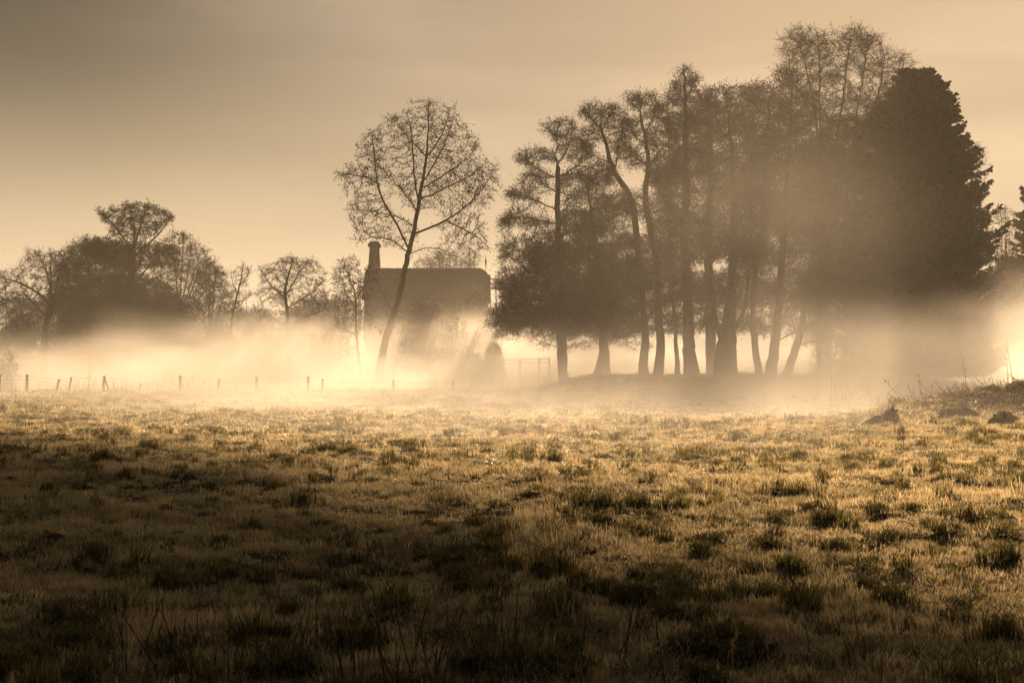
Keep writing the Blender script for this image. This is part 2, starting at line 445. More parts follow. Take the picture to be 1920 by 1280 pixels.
def tree(label, d, lines, blobs, n_att, seed, step=.55, infl=3.0, kill=.8, iters=70, tip=.014, pexp=2.35, wob=.25, up=.05,
         tw=(4, .5, .010), tw2=2, leaf=0, leaf_size=.10, leaf_mat='twig', asp=.5, down=0.0, shell=.5, mat='bark', group=None, cat='tree',
         name='bare_tree', depth=.8, kthr=.035, blob_leaf=0, limb=.6, crown_mat='twig'):
    """lines: main stems and limbs as [(px, py, radius, depth offset), ...]; the first points of stems marked 'root' stand on the ground.
       blobs: (px, py, rx, ry[, weight]) parts of the crown"""
    rg = np.random.default_rng(seed); P, par, fixed = [], [], {}
    n_att = int(n_att * DENS); kill *= .8; step *= .85
    s = d / F
    for ln in lines:
        root = ln[0] == 'root'; pts = ln[1:] if root else ln
        w = [np.append(pt(q[0], q[1], d, q[3] if len(q) > 3 else 0.0), q[2]) for q in pts]
        if root: 
            zb = float(H(w[0][0], w[0][1])) - .25
            w[0][2] = zb
        w = resample(smooth_poly(w), step)
        if not root and P:
            D = np.linalg.norm(np.array(P) - w[0][:3], axis=1); k = int(D.argmin()); prev = k; start = 0
            if D[k] < .35 * step: start = 1
        else: prev = -1; start = 0
        for q in w[start:]:
            j = rg.normal(0, .025, 3) * (0 if prev < 0 else 1)
            P.append(q[:3] + j); par.append(prev); fixed[len(P) - 1] = q[3] * (1.0 if root else limb); prev = len(P) - 1
    base = P[0].copy()
    A, wsum = [], sum((b[4] if len(b) > 4 else 1) * b[2] * b[3] for b in blobs)
    for b in blobs:
        wt_ = b[4] if len(b) > 4 else 1.0
        m = max(3, int(n_att * wt_ * b[2] * b[3] / wsum)); c = pt(b[0], b[1], d, b[5] if len(b) > 5 else 0.0)
        v = norm(rg.normal(0, 1, (m, 3))); r = rg.random(m) ** (1 / 3.0); r = r * (1 - shell) + shell * (1 - .25 * rg.random(m) ** 2)
        A.append(c + v * r[:, None] * np.array([b[2] * s, b[2] * s * depth, b[3] * s]))
    A = np.concatenate(A)
    P, par = colonize(rg, P, par, A, step, infl, kill, iters, wob, up)
    rad, main = radii(P, par, tip, pexp, fixed)
    R_ = empty(name, base); tag(R_, label, cat, group)
    thick = (par >= 0) & (rad > kthr)
    V1, F1 = linked_tubes(P, par, rad, thick, 7, main)
    mesh_np('trunk', V1, F1, M[mat], R_, smooth=True)
    thin = (par >= 0) & ~thick
    parts = [linked_tubes(P, par, rad, thin, 3, main)] if thin.any() else []
    # twigs
    cand = np.nonzero((par >= 0) & (rad < .05))[0]
    n_tw, Lt, wt2 = tw; n_tw += 2 if group == GL else 1; tw2 += 1 if group == GL else 0
    k = np.repeat(cand, n_tw); k = k[rg.random(len(k)) < .9]
    dirn = norm(P[k] - P[par[k]]); t = rg.random((len(k), 1)); A0 = P[par[k]] * (1 - t) + P[k] * t
    D0 = norm(dirn * .7 + rg.normal(0, .55, dirn.shape) + np.array([0, 0, .12])); L0 = Lt * rg.uniform(.5, 1.3, (len(k), 1)); B0 = A0 + D0 * L0
    parts.append(ribbons(A0, B0, wt2, rg)); ends = [B0]
    k2 = np.repeat(np.arange(len(A0)), tw2); t = rg.uniform(.25, 1, (len(k2), 1)); A1 = A0[k2] * (1 - t) + B0[k2] * t
    D1 = norm(D0[k2] * .6 + rg.normal(0, .6, (len(k2), 3))); B1 = A1 + D1 * Lt * .55 * rg.uniform(.4, 1.2, (len(k2), 1))
    if tw2: parts.append(ribbons(A1, B1, wt2 * .8, rg)); ends.append(B1)
    ends = np.concatenate(ends)
    V2, F2 = join(parts); cr = mesh_np('crown', V2, F2, M[crown_mat], R_)
    lf = []
    if leaf:
        m = int(len(ends) * leaf); C = ends[rg.integers(0, len(ends), m)] + rg.normal(0, .06, (m, 3)); lf.append(leaves(C, leaf_size, rg, asp, down))
    if blob_leaf:
        tn = np.nonzero((par >= 0) & (rad < .08))[0]
        C = P[tn[rg.integers(0, len(tn), blob_leaf)]] + rg.normal(0, .30, (blob_leaf, 3)) * np.array([1, 1, .7]); lf.append(leaves(C, leaf_size, rg, asp, down))
    if lf:
        V3, F3 = join(lf); mesh_np('leaves', V3, F3, M[leaf_mat], R_)
    return R_

GL = 'trees on the left beyond the fence'
# ------------------------------------------------------------------ the tall thin tree in the middle
tree('tall open bare tree leaning right in front of the cottage roof, hung with small buds', 117,
  [('root', (708, 725, .42), (716, 660, .33), (730, 610, .28), (748, 560, .25), (762, 490, .22), (774, 440, .19), (782, 400, .16), (786, 370, .14), (793, 330, .11), (800, 290, .09), (802, 250, .065), (803, 210, .04), (804, 190, .02)),
   [(764, 462, .10, .1), (752, 435, .09, -.5), (733, 400, .08, -1), (715, 370, .065, -1.5), (708, 330, .055, -1.8), (705, 290, .04, -2), (702, 255, .025, -2)],
   [(776, 438, .11), (806, 425, .10, .6), (835, 410, .085, 1.2), (862, 390, .07, 1.8), (890, 365, .05, 2), (912, 335, .035, 2.2), (928, 305, .02, 2.2)],
   [(782, 400, .09), (775, 385, .08, 1), (758, 360, .07, 2), (735, 335, .05, 2.6), (712, 308, .035, 3), (695, 290, .02, 3)],
   [(785, 382, .09), (778, 340, .07, -.8), (776, 300, .06, -1), (773, 250, .04, -1.2), (765, 220, .02, -1.2)],
   [(786, 372, .08), (812, 368, .07, -1), (845, 352, .05, -2), (880, 340, .04, -2.5), (905, 320, .02, -2.5)],
   [(796, 350, .08), (820, 332, .06, 1), (850, 310, .05, 1.6), (880, 285, .03, 2), (895, 265, .02, 2)],
   [(797, 335, .06), (818, 305, .05, -1.2), (838, 270, .04, -1.5), (850, 235, .025, -1.8), (855, 205, .015, -1.8)],
   [(800, 295, .05), (775, 265, .04, .8), (752, 240, .03, 1.2), (735, 215, .015, 1.3)],
   [(802, 290, .05), (822, 260, .04, .8), (835, 225, .025, 1), (842, 200, .015, 1)],
   [(765, 478, .07), (790, 468, .055, -1), (820, 466, .045, -1.4), (850, 480, .03, -1.8), (885, 500, .015, -2)],
   [(760, 470, .05), (738, 450, .04, .8), (715, 442, .03, 1.5), (690, 440, .02, 2), (668, 448, .012, 2)],
   [(778, 425, .05), (758, 410, .04, 1.6), (735, 398, .035, 2.4), (700, 390, .02, 3), (665, 385, .012, 3)],
   [(712, 350, .04, -1.6), (690, 335, .03, -2), (660, 335, .02, -2.4), (636, 328, .012, -2.4)],
   [(835, 410, .04, 1.2), (865, 425, .035, 1.4), (895, 440, .025, 1.6), (915, 462, .015, 1.6)],
   [(742, 592, .07), (725, 560, .05, -1), (710, 530, .04, -1.6), (700, 500, .02, -2)],
   [(736, 604, .06), (705, 610, .05, .8), (682, 585, .035, 1.2), (662, 555, .02, 1.5)],
   [(724, 640, .05), (745, 600, .035, 1), (775, 580, .025, 1.5), (800, 550, .015, 1.5)],
   ],
  [(800, 255, 55, 60), (845, 275, 50, 60), (745, 260, 42, 50, .8), (700, 300, 38, 62, .9), (668, 340, 34, 40, .7), (690, 400, 45, 40, .6), (790, 340, 60, 60, .5), (860, 350, 60, 65), (905, 340, 36, 50, .8), (870, 430, 50, 35, .7), (800, 205, 36, 22, .8), (740, 440, 50, 25, .5), (880, 455, 36, 28, .4)],
  1500, 21, step=.42, infl=2.4, kill=.62, tip=.014, tw=(3, .5, .010), tw2=2, leaf=.26, leaf_size=.19, asp=.42, down=.9, leaf_mat='twig', name='bare_tree', shell=.25)

# ------------------------------------------------------------------ trees and bushes on the left
GL = 'trees on the left beyond the fence'
def fan(cx, by, ty, w, d, r, seed, n=6, root=True, top_r=.03):
    """a stem from (cx,by) dividing into n limbs that fan out to the width w at row ty"""
    rg = np.random.default_rng(seed); fork = by + (ty - by) * rg.uniform(.28, .4); r *= .62; ls = [('root', (cx, by, r), (cx + rg.normal(0, 2), (by + fork) / 2, r * .85), (cx + rg.normal(0, 3), fork, r * .7))]
    for k in range(n):
        t = (k + .5) / n * 2 - 1; t += rg.normal(0, .1); ex = cx + t * w; ey = ty + abs(t) ** 1.6 * (fork - ty) * .55 + rg.uniform(0, 8)
        mx_, my_ = cx + t * w * .42, fork + (ey - fork) * .5
        o = rg.uniform(-1, 1) * w * d / F * .6
        ls.append([(ls[0][-1][0], fork + rg.uniform(-8, 12), r * .5), (mx_, my_, r * .36, o * .5), (ex * .8 + mx_ * .2, ey * .8 + my_ * .2, r * .2, o * .9), (ex, ey, top_r, o)])
    return ls
tree('low spreading bare tree with a forked trunk, farthest left', 122,
  [('root', (84, 700, .36), (82, 640, .30), (88, 600, .28), (96, 575, .26)),
   [(96, 575, .2), (85, 555, .16, -1), (60, 535, .13, -2), (30, 525, .09, -3), (0, 515, .05, -3)], [(90, 590, .14), (75, 590, .12, 1), (45, 560, .09, 2), (15, 555, .05, 3), (-20, 560, .03, 3)],
   [(97, 572, .16), (95, 545, .14), (82, 515, .11, 1), (70, 490, .06, 1.5), (60, 475, .03, 1.5)], [(98, 572, .14), (102, 540, .12, -1), (104, 510, .09, -1.5), (108, 480, .04, -2)],
   [(98, 575, .14), (118, 560, .11, 1), (140, 545, .08, 2), (165, 520, .04, 2)], [(100, 560, .1), (120, 530, .08, -2), (135, 500, .05, -3), (140, 482, .03, -3)]],
  [(85, 500, 55, 32), (30, 530, 50, 32), (135, 515, 42, 35), (-10, 545, 45, 35, .6), (90, 545, 70, 30, .5), (60, 590, 60, 20, .3)], 1100, 31, step=.5, infl=3.2, kill=.75, tw=(4, .55, .011), tw2=2, leaf=.15, leaf_size=.12, leaf_mat='twig', group=GL)
tree('tall tree with a flat umbrella-shaped top rising over the thicket on the left', 142,
  [('root', (236, 720, .55), (240, 600, .42), (246, 520, .36), (248, 470, .28)),
   [(248, 475, .22), (232, 440, .15, -1), (212, 415, .1, -2), (195, 400, .04, -2)], [(248, 470, .2), (246, 430, .15, 1), (240, 400, .09, 1.5), (238, 385, .04, 1.5)],
   [(249, 472, .2), (262, 440, .15, -1), (272, 410, .1, -1), (280, 390, .04, -1)], [(250, 480, .2), (275, 450, .15, 1.5), (296, 425, .1, 2), (310, 405, .04, 2)],
   [(244, 540, .2), (215, 500, .14, 2), (190, 480, .1, 3), (165, 465, .04, 3)], [(246, 540, .2), (280, 510, .14, -2), (300, 490, .09, -2), (318, 475, .04, -2)]],
  [(215, 405, 32, 18, 1.3), (250, 398, 38, 18, 1.3), (288, 405, 30, 20, 1.3), (250, 425, 52, 22, .9), (190, 470, 45, 22), (240, 480, 70, 30, .8), (300, 480, 40, 25), (240, 550, 90, 40, .7)], 2700, 32, step=.5, infl=3.4, kill=.72, tw=(5, .5, .012), tw2=2, leaf=.7, leaf_size=.16, leaf_mat='twig', asp=.6, group=GL)
tree('rounded dense twiggy willow left of the umbrella-topped tree', 150,
  fan(172, 715, 445, 60, 150, .45, 5, 7), [(172, 480, 50, 36), (135, 500, 38, 38), (210, 490, 45, 40), (170, 550, 70, 45, .7), (120, 560, 40, 40, .6)], 1500, 33, step=.55, infl=3.4, kill=.75, tw=(6, .7, .013), tw2=2, leaf=.8, leaf_size=.18, leaf_mat='twig', group=GL)
tree('ragged twiggy tree on the right shoulder of the left thicket', 138,
  fan(338, 715, 435, 48, 138, .42, 6, 7), [(335, 455, 32, 24), (310, 490, 34, 36), (365, 490, 36, 34), (340, 520, 50, 40, .8), (395, 540, 32, 40, .7), (330, 580, 60, 35, .6)], 1500, 34, step=.5, infl=3.2, kill=.72, tw=(5, .6, .012), tw2=2, leaf=.35, leaf_size=.15, leaf_mat='twig', group=GL)
tree('lower twiggy bush-like tree at the right end of the left thicket', 134,
  fan(395, 715, 490, 30, 134, .28, 7, 6), [(395, 520, 34, 34), (415, 560, 34, 36, .7), (380, 570, 34, 34, .7)], 900, 35, step=.45, infl=3.0, kill=.65, tw=(5, .5, .011), tw2=2, leaf=.25, leaf_size=.13, leaf_mat='twig', group=GL)
tree('slim young tree leaning right alone in the gap beside the left thicket', 132,
  [('root', (428, 715, .17), (432, 610, .13), (440, 570, .10), (450, 530, .07), (456, 495, .03)), [(440, 568, .05), (455, 562, .03, .5), (468, 550, .015, .8)], [(444, 555, .05), (436, 530, .03), (432, 510, .015)], [(449, 535, .05), (462, 520, .03), (468, 505, .015)]],
  [(452, 515, 16, 22), (458, 550, 14, 18, .7), (440, 590, 20, 25, .5)], 260, 36, step=.4, infl=2.4, kill=.6, tw=(3, .4, .011), tw2=1, leaf=.2, leaf_size=.12, leaf_mat='twig', group=GL)
tree('round-headed bare alder standing alone between the left thicket and the cottage', 121,
  [('root', (544, 735, .26), (541, 680, .20), (540, 620, .18), (538, 580, .16), (534, 550, .13), (538, 520, .09), (545, 500, .05), (548, 486, .02)),
   [(536, 552, .09), (548, 528, .07, .6), (560, 505, .04, 1), (575, 488, .02, 1)], [(538, 578, .08), (562, 560, .06, 1), (585, 545, .04, 1.6), (600, 525, .02, 1.6)], [(535, 560, .07), (515, 540, .05, -1), (500, 520, .03, -1.4), (492, 505, .015, -1.4)],
   [(540, 610, .07), (515, 600, .05, 1), (495, 592, .03, 1.4), (478, 600, .015, 1.5)], [(540, 618, .07), (565, 600, .05, -1), (590, 590, .03, -1.4), (612, 580, .015, -1.5)], [(541, 645, .05), (520, 632, .03, -1), (500, 630, .015, -1)], [(541, 640, .06), (565, 632, .03, 1), (590, 625, .015, 1)]],
  [(545, 505, 42, 26, 1.2), (515, 525, 32, 28), (585, 515, 32, 30), (500, 555, 26, 24), (545, 550, 48, 25, .8), (595, 555, 26, 24, .8), (530, 600, 55, 18, .7), (545, 640, 55, 22, .45)], 1500, 37, step=.38, infl=2.4, kill=.55, tw=(3, .42, .010), tw2=2, leaf=.2, leaf_size=.10, leaf_mat='twig', name='bare_tree', group=GL)
tree('small crooked bare tree just left of the tall leaning tree, its buds against the chimney', 120,
  [('root', (678, 735, .17), (674, 690, .13), (669, 640, .11), (667, 600, .10), (668, 570, .08), (664, 545, .06), (655, 520, .04), (645, 500, .02)),
   [(667, 580, .07), (685, 595, .05, -.6), (702, 610, .04, -1), (718, 625, .02, -1.2)], [(667, 575, .06), (650, 555, .045, .6), (640, 530, .03, 1), (632, 505, .015, 1)], [(666, 560, .05), (680, 540, .035, .8), (690, 515, .02, 1)], [(668, 630, .05), (650, 618, .035, -1), (632, 612, .02, -1)]],
  [(650, 520, 34, 30), (672, 545, 32, 28), (635, 560, 26, 28, .8), (690, 520, 24, 24, .5), (665, 600, 40, 25, .5), (655, 495, 25, 16, .7)], 720, 38, step=.38, infl=2.4, kill=.58, tw=(3, .42, .010), tw2=1, leaf=.35, leaf_size=.16, leaf_mat='twig', down=.6, group=GL)

# distant woodland behind the left-hand trees
for k, (cx, top, w, dd) in enumerate([(30, 560, 60, 196), (110, 552, 55, 205), (430, 575, 50, 190), (480, 582, 45, 200), (600, 556, 45, 190), (640, 560, 40, 205), (565, 575, 40, 196), (270, 545, 70, 200)]):
    tree(['grey twiggy hedge tree low on the far left edge, behind the spreading tree', 'soft rounded far tree behind the gap left of the thicket', 'faint low far tree between the thicket and the slim young tree', 'faint low far tree behind the slim young tree, beside the bright gap',
          'pale far tree seen just right of the lone alder', 'pale far tree seen just left of the cottage chimney', 'pale far tree right behind the lone alder', 'wide pale far tree hidden behind the umbrella-topped tree'][k], dd,
         fan(cx, 700, top, w * .8, dd, .3, 60 + k, 6), [(cx, top + 22, w, 24), (cx - w * .4, top + 40, w * .7, 26, .8), (cx + w * .4, top + 42, w * .7, 26, .8), (cx, top + 60, w, 30, .6)], 700, 70 + k,
         step=.7, infl=4, kill=1.0, tw=(5, .9, .018), tw2=2, leaf=.6, leaf_size=.28, leaf_mat='twig', group='far trees behind the mist')
# the two far trees over the cottage ridge
tree('round far treetop rising behind the cottage roof, under the tall bare tree', 190, fan(828, 690, 472, 44, 190, .35, 90, 7), [(828, 492, 50, 20, 1.3), (800, 500, 30, 18), (858, 500, 34, 18)], 900, 91, step=.6, infl=4, kill=.85, tw=(4, .8, .014), tw2=2, leaf=.25, leaf_size=.16, leaf_mat='twig', group='far trees behind the mist')
tree('slender far treetop behind the right end of the cottage ridge', 190, fan(886, 690, 466, 16, 190, .25, 92, 5), [(886, 488, 17, 22)], 260, 93, step=.6, infl=4, kill=.8, tw=(4, .8, .013), tw2=1, group='far trees behind the mist')

# thickets and bushes
def bush(label, cx, by, ty, w, d, seed, n_st=14, n_att=500, leaf=.6, leaf_size=.14, name='bush', cat='bush', group=None, tw=(5, .4, .010), mat='twig', lean=0, dens=1.0, leaf_mat='twig', lw=1.0):
    rg = np.random.default_rng(seed); ls = []
    for k in range(n_st):
        t = rg.uniform(-1, 1); x0 = cx + t * w * .35; h = (ty - by) * rg.uniform(.6, .98) * math.sqrt(max(.12, 1 - t * t * .8)); o = rg.uniform(-.5, .5) * w * d / F
        x1 = cx + t * w * .95 + lean * rg.uniform(.5, 1.2)
        ls.append([(x0, by, .035 * lw, o * .3), (x0 * .6 + x1 * .4, by + h * .5, .026 * lw, o * .7), (x1, by + h, .012, o)])
    ls[0] = ['root'] + ls[0]
    hh = (by - ty)
    bl = [(cx, by - hh * .45, w * .9, hh * .42), (cx, by - hh * .70, w * .62, hh * .28), (cx - w * .4, by - hh * .4, w * .5, hh * .36, .7), (cx + w * .4, by - hh * .4, w * .5, hh * .36, .7)]
    # every stem but the first starts from the root stool
    return tree(label, d, ls, bl, n_att * dens, seed + 1, step=.3, infl=2.2, kill=.42, tw=tw, tw2=2, leaf=leaf, leaf_size=leaf_size, leaf_mat=leaf_mat, name=name, cat=cat, group=group, kthr=.03, shell=.3, crown_mat=mat, mat=mat, iters=50)
GB = 'bushes along the misty stream'
bush('twiggy bush under the farthest-left spreading tree', 40, 712, 590, 62, 128, 200, group=GB)
bush('wide tangled thicket under the umbrella-topped tree', 235, 715, 520, 85, 139, 201, n_st=22, n_att=1500, group=GB)
bush('dense rounded thicket beneath the dense willow', 150, 715, 545, 70, 136, 202, n_st=18, n_att=1100, group=GB)
bush('tangled thicket below the ragged tree on the shoulder', 320, 715, 545, 70, 131, 203, n_st=18, n_att=1100, group=GB)
bush('low brown thicket between the ragged tree and the slim young tree', 400, 715, 588, 55, 129, 204, n_att=700, group=GB)
bush('low twiggy bush between the slim young tree and the lone alder', 478, 715, 600, 45, 140, 205, n_att=500, group=GB)
bush('faint bush behind the foot of the lone alder', 560, 715, 605, 62, 136, 206, n_att=600, group=GB)
bush('many-stemmed willow bush right of the leaning tree, in front of the cottage', 782, 728, 556, 40, 121, 207, n_st=20, n_att=750, tw=(4, .5, .010), lean=22, group=GB, leaf=.3)
bush('dark twiggy bush in front of the middle of the cottage wall', 800, 715, 562, 45, 132, 208, n_st=20, n_att=800, group=GB, leaf=.6)
bush('loose bush with long arching stems left of the alder clump', 850, 725, 585, 40, 119, 209, n_st=16, n_att=420, lean=26, tw=(3, .5, .010), group=GB, leaf=.2)
bush('dark bush against the right end of the cottage', 895, 712, 535, 40, 134, 210, n_st=20, n_att=900, group=GB, leaf=.8)
bush('low bush with bare stems between the lone alder and the leaning tree', 628, 725, 600, 52, 122, 211, n_st=16, n_att=420, lean=-14, tw=(3, .5, .010), group=GB, leaf=.15)
bush('low bush at the foot of the lone alder', 520, 728, 640, 46, 119, 212, n_st=12, n_att=260, tw=(3, .4, .010), group=GB, leaf=.1)
bush('dark evergreen bush standing by the rail fence under the big clump', 927, 728, 642, 20, 120, 213, n_st=16, n_att=420, leaf=3.0, leaf_size=.16, leaf_mat='ivy', tw=(5, .3, .010))
bush('small dark evergreen bush at the left foot of the taller one by the rail fence', 895, 728, 664, 16, 120, 214, n_st=12, n_att=240, leaf=3.0, leaf_size=.14, leaf_mat='ivy', tw=(5, .3, .010))
bush('low sprawling bush of bare sticks right of the alder clump', 1560, 728, 618, 52, 92, 215, n_st=26, n_att=420, leaf=.05, tw=(2, .5, .010), lean=30)
bush('twiggy bush at the very left edge of the field fence', 12, 735, 655, 26, 104, 216, n_st=12, n_att=220, tw=(3, .4, .010), group=GB, leaf=.2)

# ------------------------------------------------------------------ the big clump on the right
GC = 'alders of the big clump'
A_ = dict(name='alder_tree', group=GC, tw=(7, .52, .011), tw2=3, leaf=.22, leaf_size=.22, asp=.2, leaf_mat='twig', step=.45, infl=2.8, kill=.62)
tree('straight alder with flat tiered boughs at the left edge of the big clump', 112,
  [('root', (1058, 712, .40), (1054, 640, .34), (1050, 560, .30), (1047, 480, .27), (1046, 400, .24), (1045, 350, .21), (1047, 310, .18)),
   [(1047, 312, .12), (1040, 290, .10, .5), (1048, 270, .07, .8), (1042, 250, .03, 1)], [(1047, 305, .12), (1062, 285, .09, -.5), (1072, 255, .06, -.8), (1070, 232, .02, -1)],
   [(1046, 335, .10), (1020, 318, .08, 1), (995, 303, .05, 1.6), (970, 292, .02, 2)], [(1046, 330, .10), (1068, 318, .08, 1), (1090, 300, .04, 1.5)],
   [(1045, 360, .10), (1022, 350, .07, -1), (1000, 330, .03, -1.4)], [(1046, 395, .10), (1010, 375, .08, 1), (985, 362, .05, 1.5), (955, 358, .02, 2)],
   [(1046, 420, .12), (1005, 415, .09, -1), (970, 408, .06, -1.6), (942, 420, .02, -2)], [(1047, 440, .12), (1080, 425, .08, 1.2), (1110, 410, .04, 1.8)],
   [(1048, 470, .13), (1000, 470, .10, 1.5), (960, 465, .06, 2.2), (938, 480, .02, 2.6)], [(1050, 520, .14), (1000, 510, .10, -1.5), (960, 520, .07, -2.5), (930, 540, .03, -3)],
   [(1052, 560, .14), (1010, 560, .11, 1.5), (970, 565, .08, 2.5), (925, 585, .03, 3)], [(1054, 600, .14), (1010, 605, .10, -1), (965, 612, .06, -2), (930, 632, .02, -2.5)],
   [(1055, 610, .12), (1095, 612, .09, 1), (1130, 625, .04, 1.5)]],
  [(1050, 240, 38, 18, 1.2), (1000, 290, 38, 14), (1085, 280, 36, 24), (1000, 335, 34, 14, .8), (1080, 345, 40, 22), (980, 362, 36, 14), (965, 410, 34, 20), (1010, 425, 40, 22), (1080, 420, 44, 30, 1.2), (975, 470, 44, 26, 1.2), (1040, 480, 60, 30, 1.2), (965, 525, 42, 26, 1.4), (1010, 560, 70, 34, 1.8), (965, 590, 42, 26, 1.5), (1050, 605, 70, 24, 1.6), (1100, 560, 60, 40, 1.4)], 2600, 301, blob_leaf=21560, **A_)
A_['leaf_size'] = .22
tree('alder with a boldly curving upper trunk, second of the big clump from the left', 104,
  [('root', (1212, 718, .50), (1204, 690, .36), (1212, 640, .30), (1205, 560, .27), (1196, 470, .26), (1190, 400, .25), (1184, 368, .23), (1168, 345, .21), (1152, 322, .19), (1142, 290, .16), (1134, 260, .13), (1126, 235, .10)),
   [(1128, 240, .08), (1112, 222, .06, .6), (1100, 205, .03, 1)], [(1130, 245, .08), (1140, 222, .06, -.6), (1148, 205, .03, -.8)], [(1152, 322, .11), (1160, 295, .08, .8), (1158, 270, .05, 1.2), (1172, 245, .02, 1.4)],
   [(1145, 305, .08), (1120, 290, .06, 1), (1098, 275, .02, 1.3)], [(1150, 318, .08), (1125, 322, .06, -1), (1105, 335, .02, -1.4)], [(1190, 380, .08), (1165, 385, .06, 1), (1140, 378, .02, 1.4)],
   [(1196, 460, .12), (1160, 450, .09, 1.5), (1120, 460, .04, 2.2)], [(1200, 520, .13), (1160, 520, .10, -1.5), (1110, 540, .05, -2.5)], [(1206, 580, .12), (1160, 590, .09, 1.5), (1110, 615, .05, 2.5)], [(1208, 615, .08), (1170, 632, .05, -.5), (1135, 640, .02, -.8)]],
  [(1115, 205, 32, 16, 1.2), (1150, 215, 30, 20, 1.1), (1100, 260, 26, 18), (1160, 265, 28, 26), (1120, 330, 40, 26, 1.2), (1150, 390, 44, 30, 1.2), (1130, 450, 60, 34, 1.6), (1160, 520, 70, 40, 1.8), (1120, 580, 70, 34, 1.8), (1160, 615, 60, 18, 1.2)], 2100, 302, blob_leaf=21560, **A_)
tree('alder with a slightly wavy trunk, third of the big clump from the left', 99,
  [('root', (1232, 712, .42), (1240, 660, .32), (1234, 600, .28), (1236, 520, .25), (1226, 450, .24), (1214, 400, .22), (1210, 350, .20), (1218, 310, .18), (1212, 270, .14), (1206, 235, .10), (1200, 205, .05)),
   [(1212, 270, .08), (1192, 250, .06, .8), (1182, 225, .03, 1)], [(1210, 250, .08), (1225, 225, .06, -.8), (1232, 200, .03, -1)], [(1216, 310, .08), (1195, 300, .06, -.8), (1180, 285, .02, -1.2)],
   [(1212, 345, .08), (1240, 330, .06, 1), (1262, 310, .03, 1.5)], [(1215, 400, .09), (1190, 390, .06, 1), (1170, 375, .02, 1.4)], [(1228, 450, .10), (1200, 445, .07, -1), (1165, 450, .03, -1.5)]],
  [(1232, 605, 48, 26, 1), (1205, 185, 34, 18, 1.2), (1235, 205, 28, 24), (1190, 235, 24, 22), (1240, 260, 34, 28), (1185, 295, 22, 20, .8), (1245, 320, 38, 32), (1185, 385, 34, 28), (1240, 400, 40, 40), (1220, 480, 50, 40), (1250, 540, 40, 40, .9)], 1700, 303, blob_leaf=13860, **A_)
tree('tallest spire-topped alder with twin stems in the left half of the big clump', 101,
  [('root', (1298, 718, .66), (1292, 660, .45), (1290, 580, .38), (1286, 480, .34), (1287, 380, .30), (1287, 290, .24), (1286, 210, .17), (1285, 150, .09), (1284, 128, .03)),
   [('root'), (1272, 716, .40), (1268, 660, .26), (1266, 600, .2, .5), (1262, 500, .17, 1), (1258, 400, .13, 1.5), (1262, 300, .08, 1.5), (1258, 220, .03, 1.5)][1:],
   [(1287, 260, .09), (1268, 240, .06, 1), (1255, 215, .03, 1.5)], [(1287, 240, .09), (1306, 220, .06, -1), (1320, 195, .03, -1.4)], [(1286, 190, .06), (1272, 172, .03, .5), (1268, 155, .015, .7)], [(1286, 180, .06), (1300, 165, .03, -.5), (1303, 148, .015, -.6)],
   [(1290, 330, .1), (1315, 310, .07, 1), (1335, 280, .03, 1.6)]],
  [(1290, 600, 48, 26, .8), (1285, 150, 20, 22, 1.2), (1270, 185, 24, 24), (1302, 190, 24, 24), (1285, 235, 42, 34, 1.2), (1300, 300, 44, 40, 1.2), (1270, 360, 40, 44), (1300, 430, 44, 44), (1270, 500, 40, 40, .8), (1305, 550, 40, 40, .7)], 1900, 304, blob_leaf=21560, **A_)
tree('big alder with a swollen forking base in the middle of the clump', 98,
  [('root', (1362, 720, .95), (1360, 690, .85), (1362, 650, .72), (1366, 620, .60), (1368, 590, .45), (1374, 520, .33), (1378, 430, .28), (1376, 340, .22), (1372, 260, .15), (1366, 200, .07), (1362, 170, .03)),
   [(1356, 640, .42), (1344, 600, .32, .5), (1338, 540, .26, 1), (1336, 460, .22, 1.4), (1338, 380, .17, 1.6), (1334, 290, .11, 1.6), (1338, 210, .05, 1.6), (1340, 165, .02, 1.6)],
   [(1368, 630, .35), (1392, 590, .24, -.6), (1400, 520, .20, -1), (1404, 430, .16, -1.4), (1402, 340, .11, -1.6), (1408, 260, .06, -1.8), (1405, 190, .02, -2)],
   [(1376, 360, .09), (1395, 340, .06, 1), (1415, 310, .03, 1.5)]],
  [(1370, 605, 62, 22, .7), (1345, 178, 30, 22), (1385, 178, 34, 24), (1365, 225, 50, 36, 1.2), (1340, 290, 42, 44), (1395, 290, 44, 44), (1370, 370, 60, 50, 1.2), (1350, 450, 50, 44), (1395, 460, 50, 50), (1370, 540, 60, 40, .7)], 2200, 305, blob_leaf=24640, **A_)
tree('slender alder leaning left just right of the clump\'s swollen trunk', 97,
  [('root', (1424, 718, .34), (1422, 690, .26), (1414, 640, .23), (1410, 580, .21), (1418, 500, .19), (1430, 420, .17), (1436, 330, .13), (1440, 250, .08), (1446, 180, .03)),
   [(1420, 480, .1), (1402, 440, .07, 1), (1395, 400, .03, 1.4)], [(1434, 380, .1), (1455, 350, .07, -1), (1470, 310, .03, -1.5)]],
  [(1432, 610, 40, 20, .7), (1425, 175, 36, 24), (1450, 200, 36, 34), (1430, 260, 44, 38), (1420, 340, 44, 40), (1450, 400, 44, 44), (1425, 480, 44, 40, .8), (1440, 560, 34, 40, .5)], 1700, 306, blob_leaf=13860, **A_)
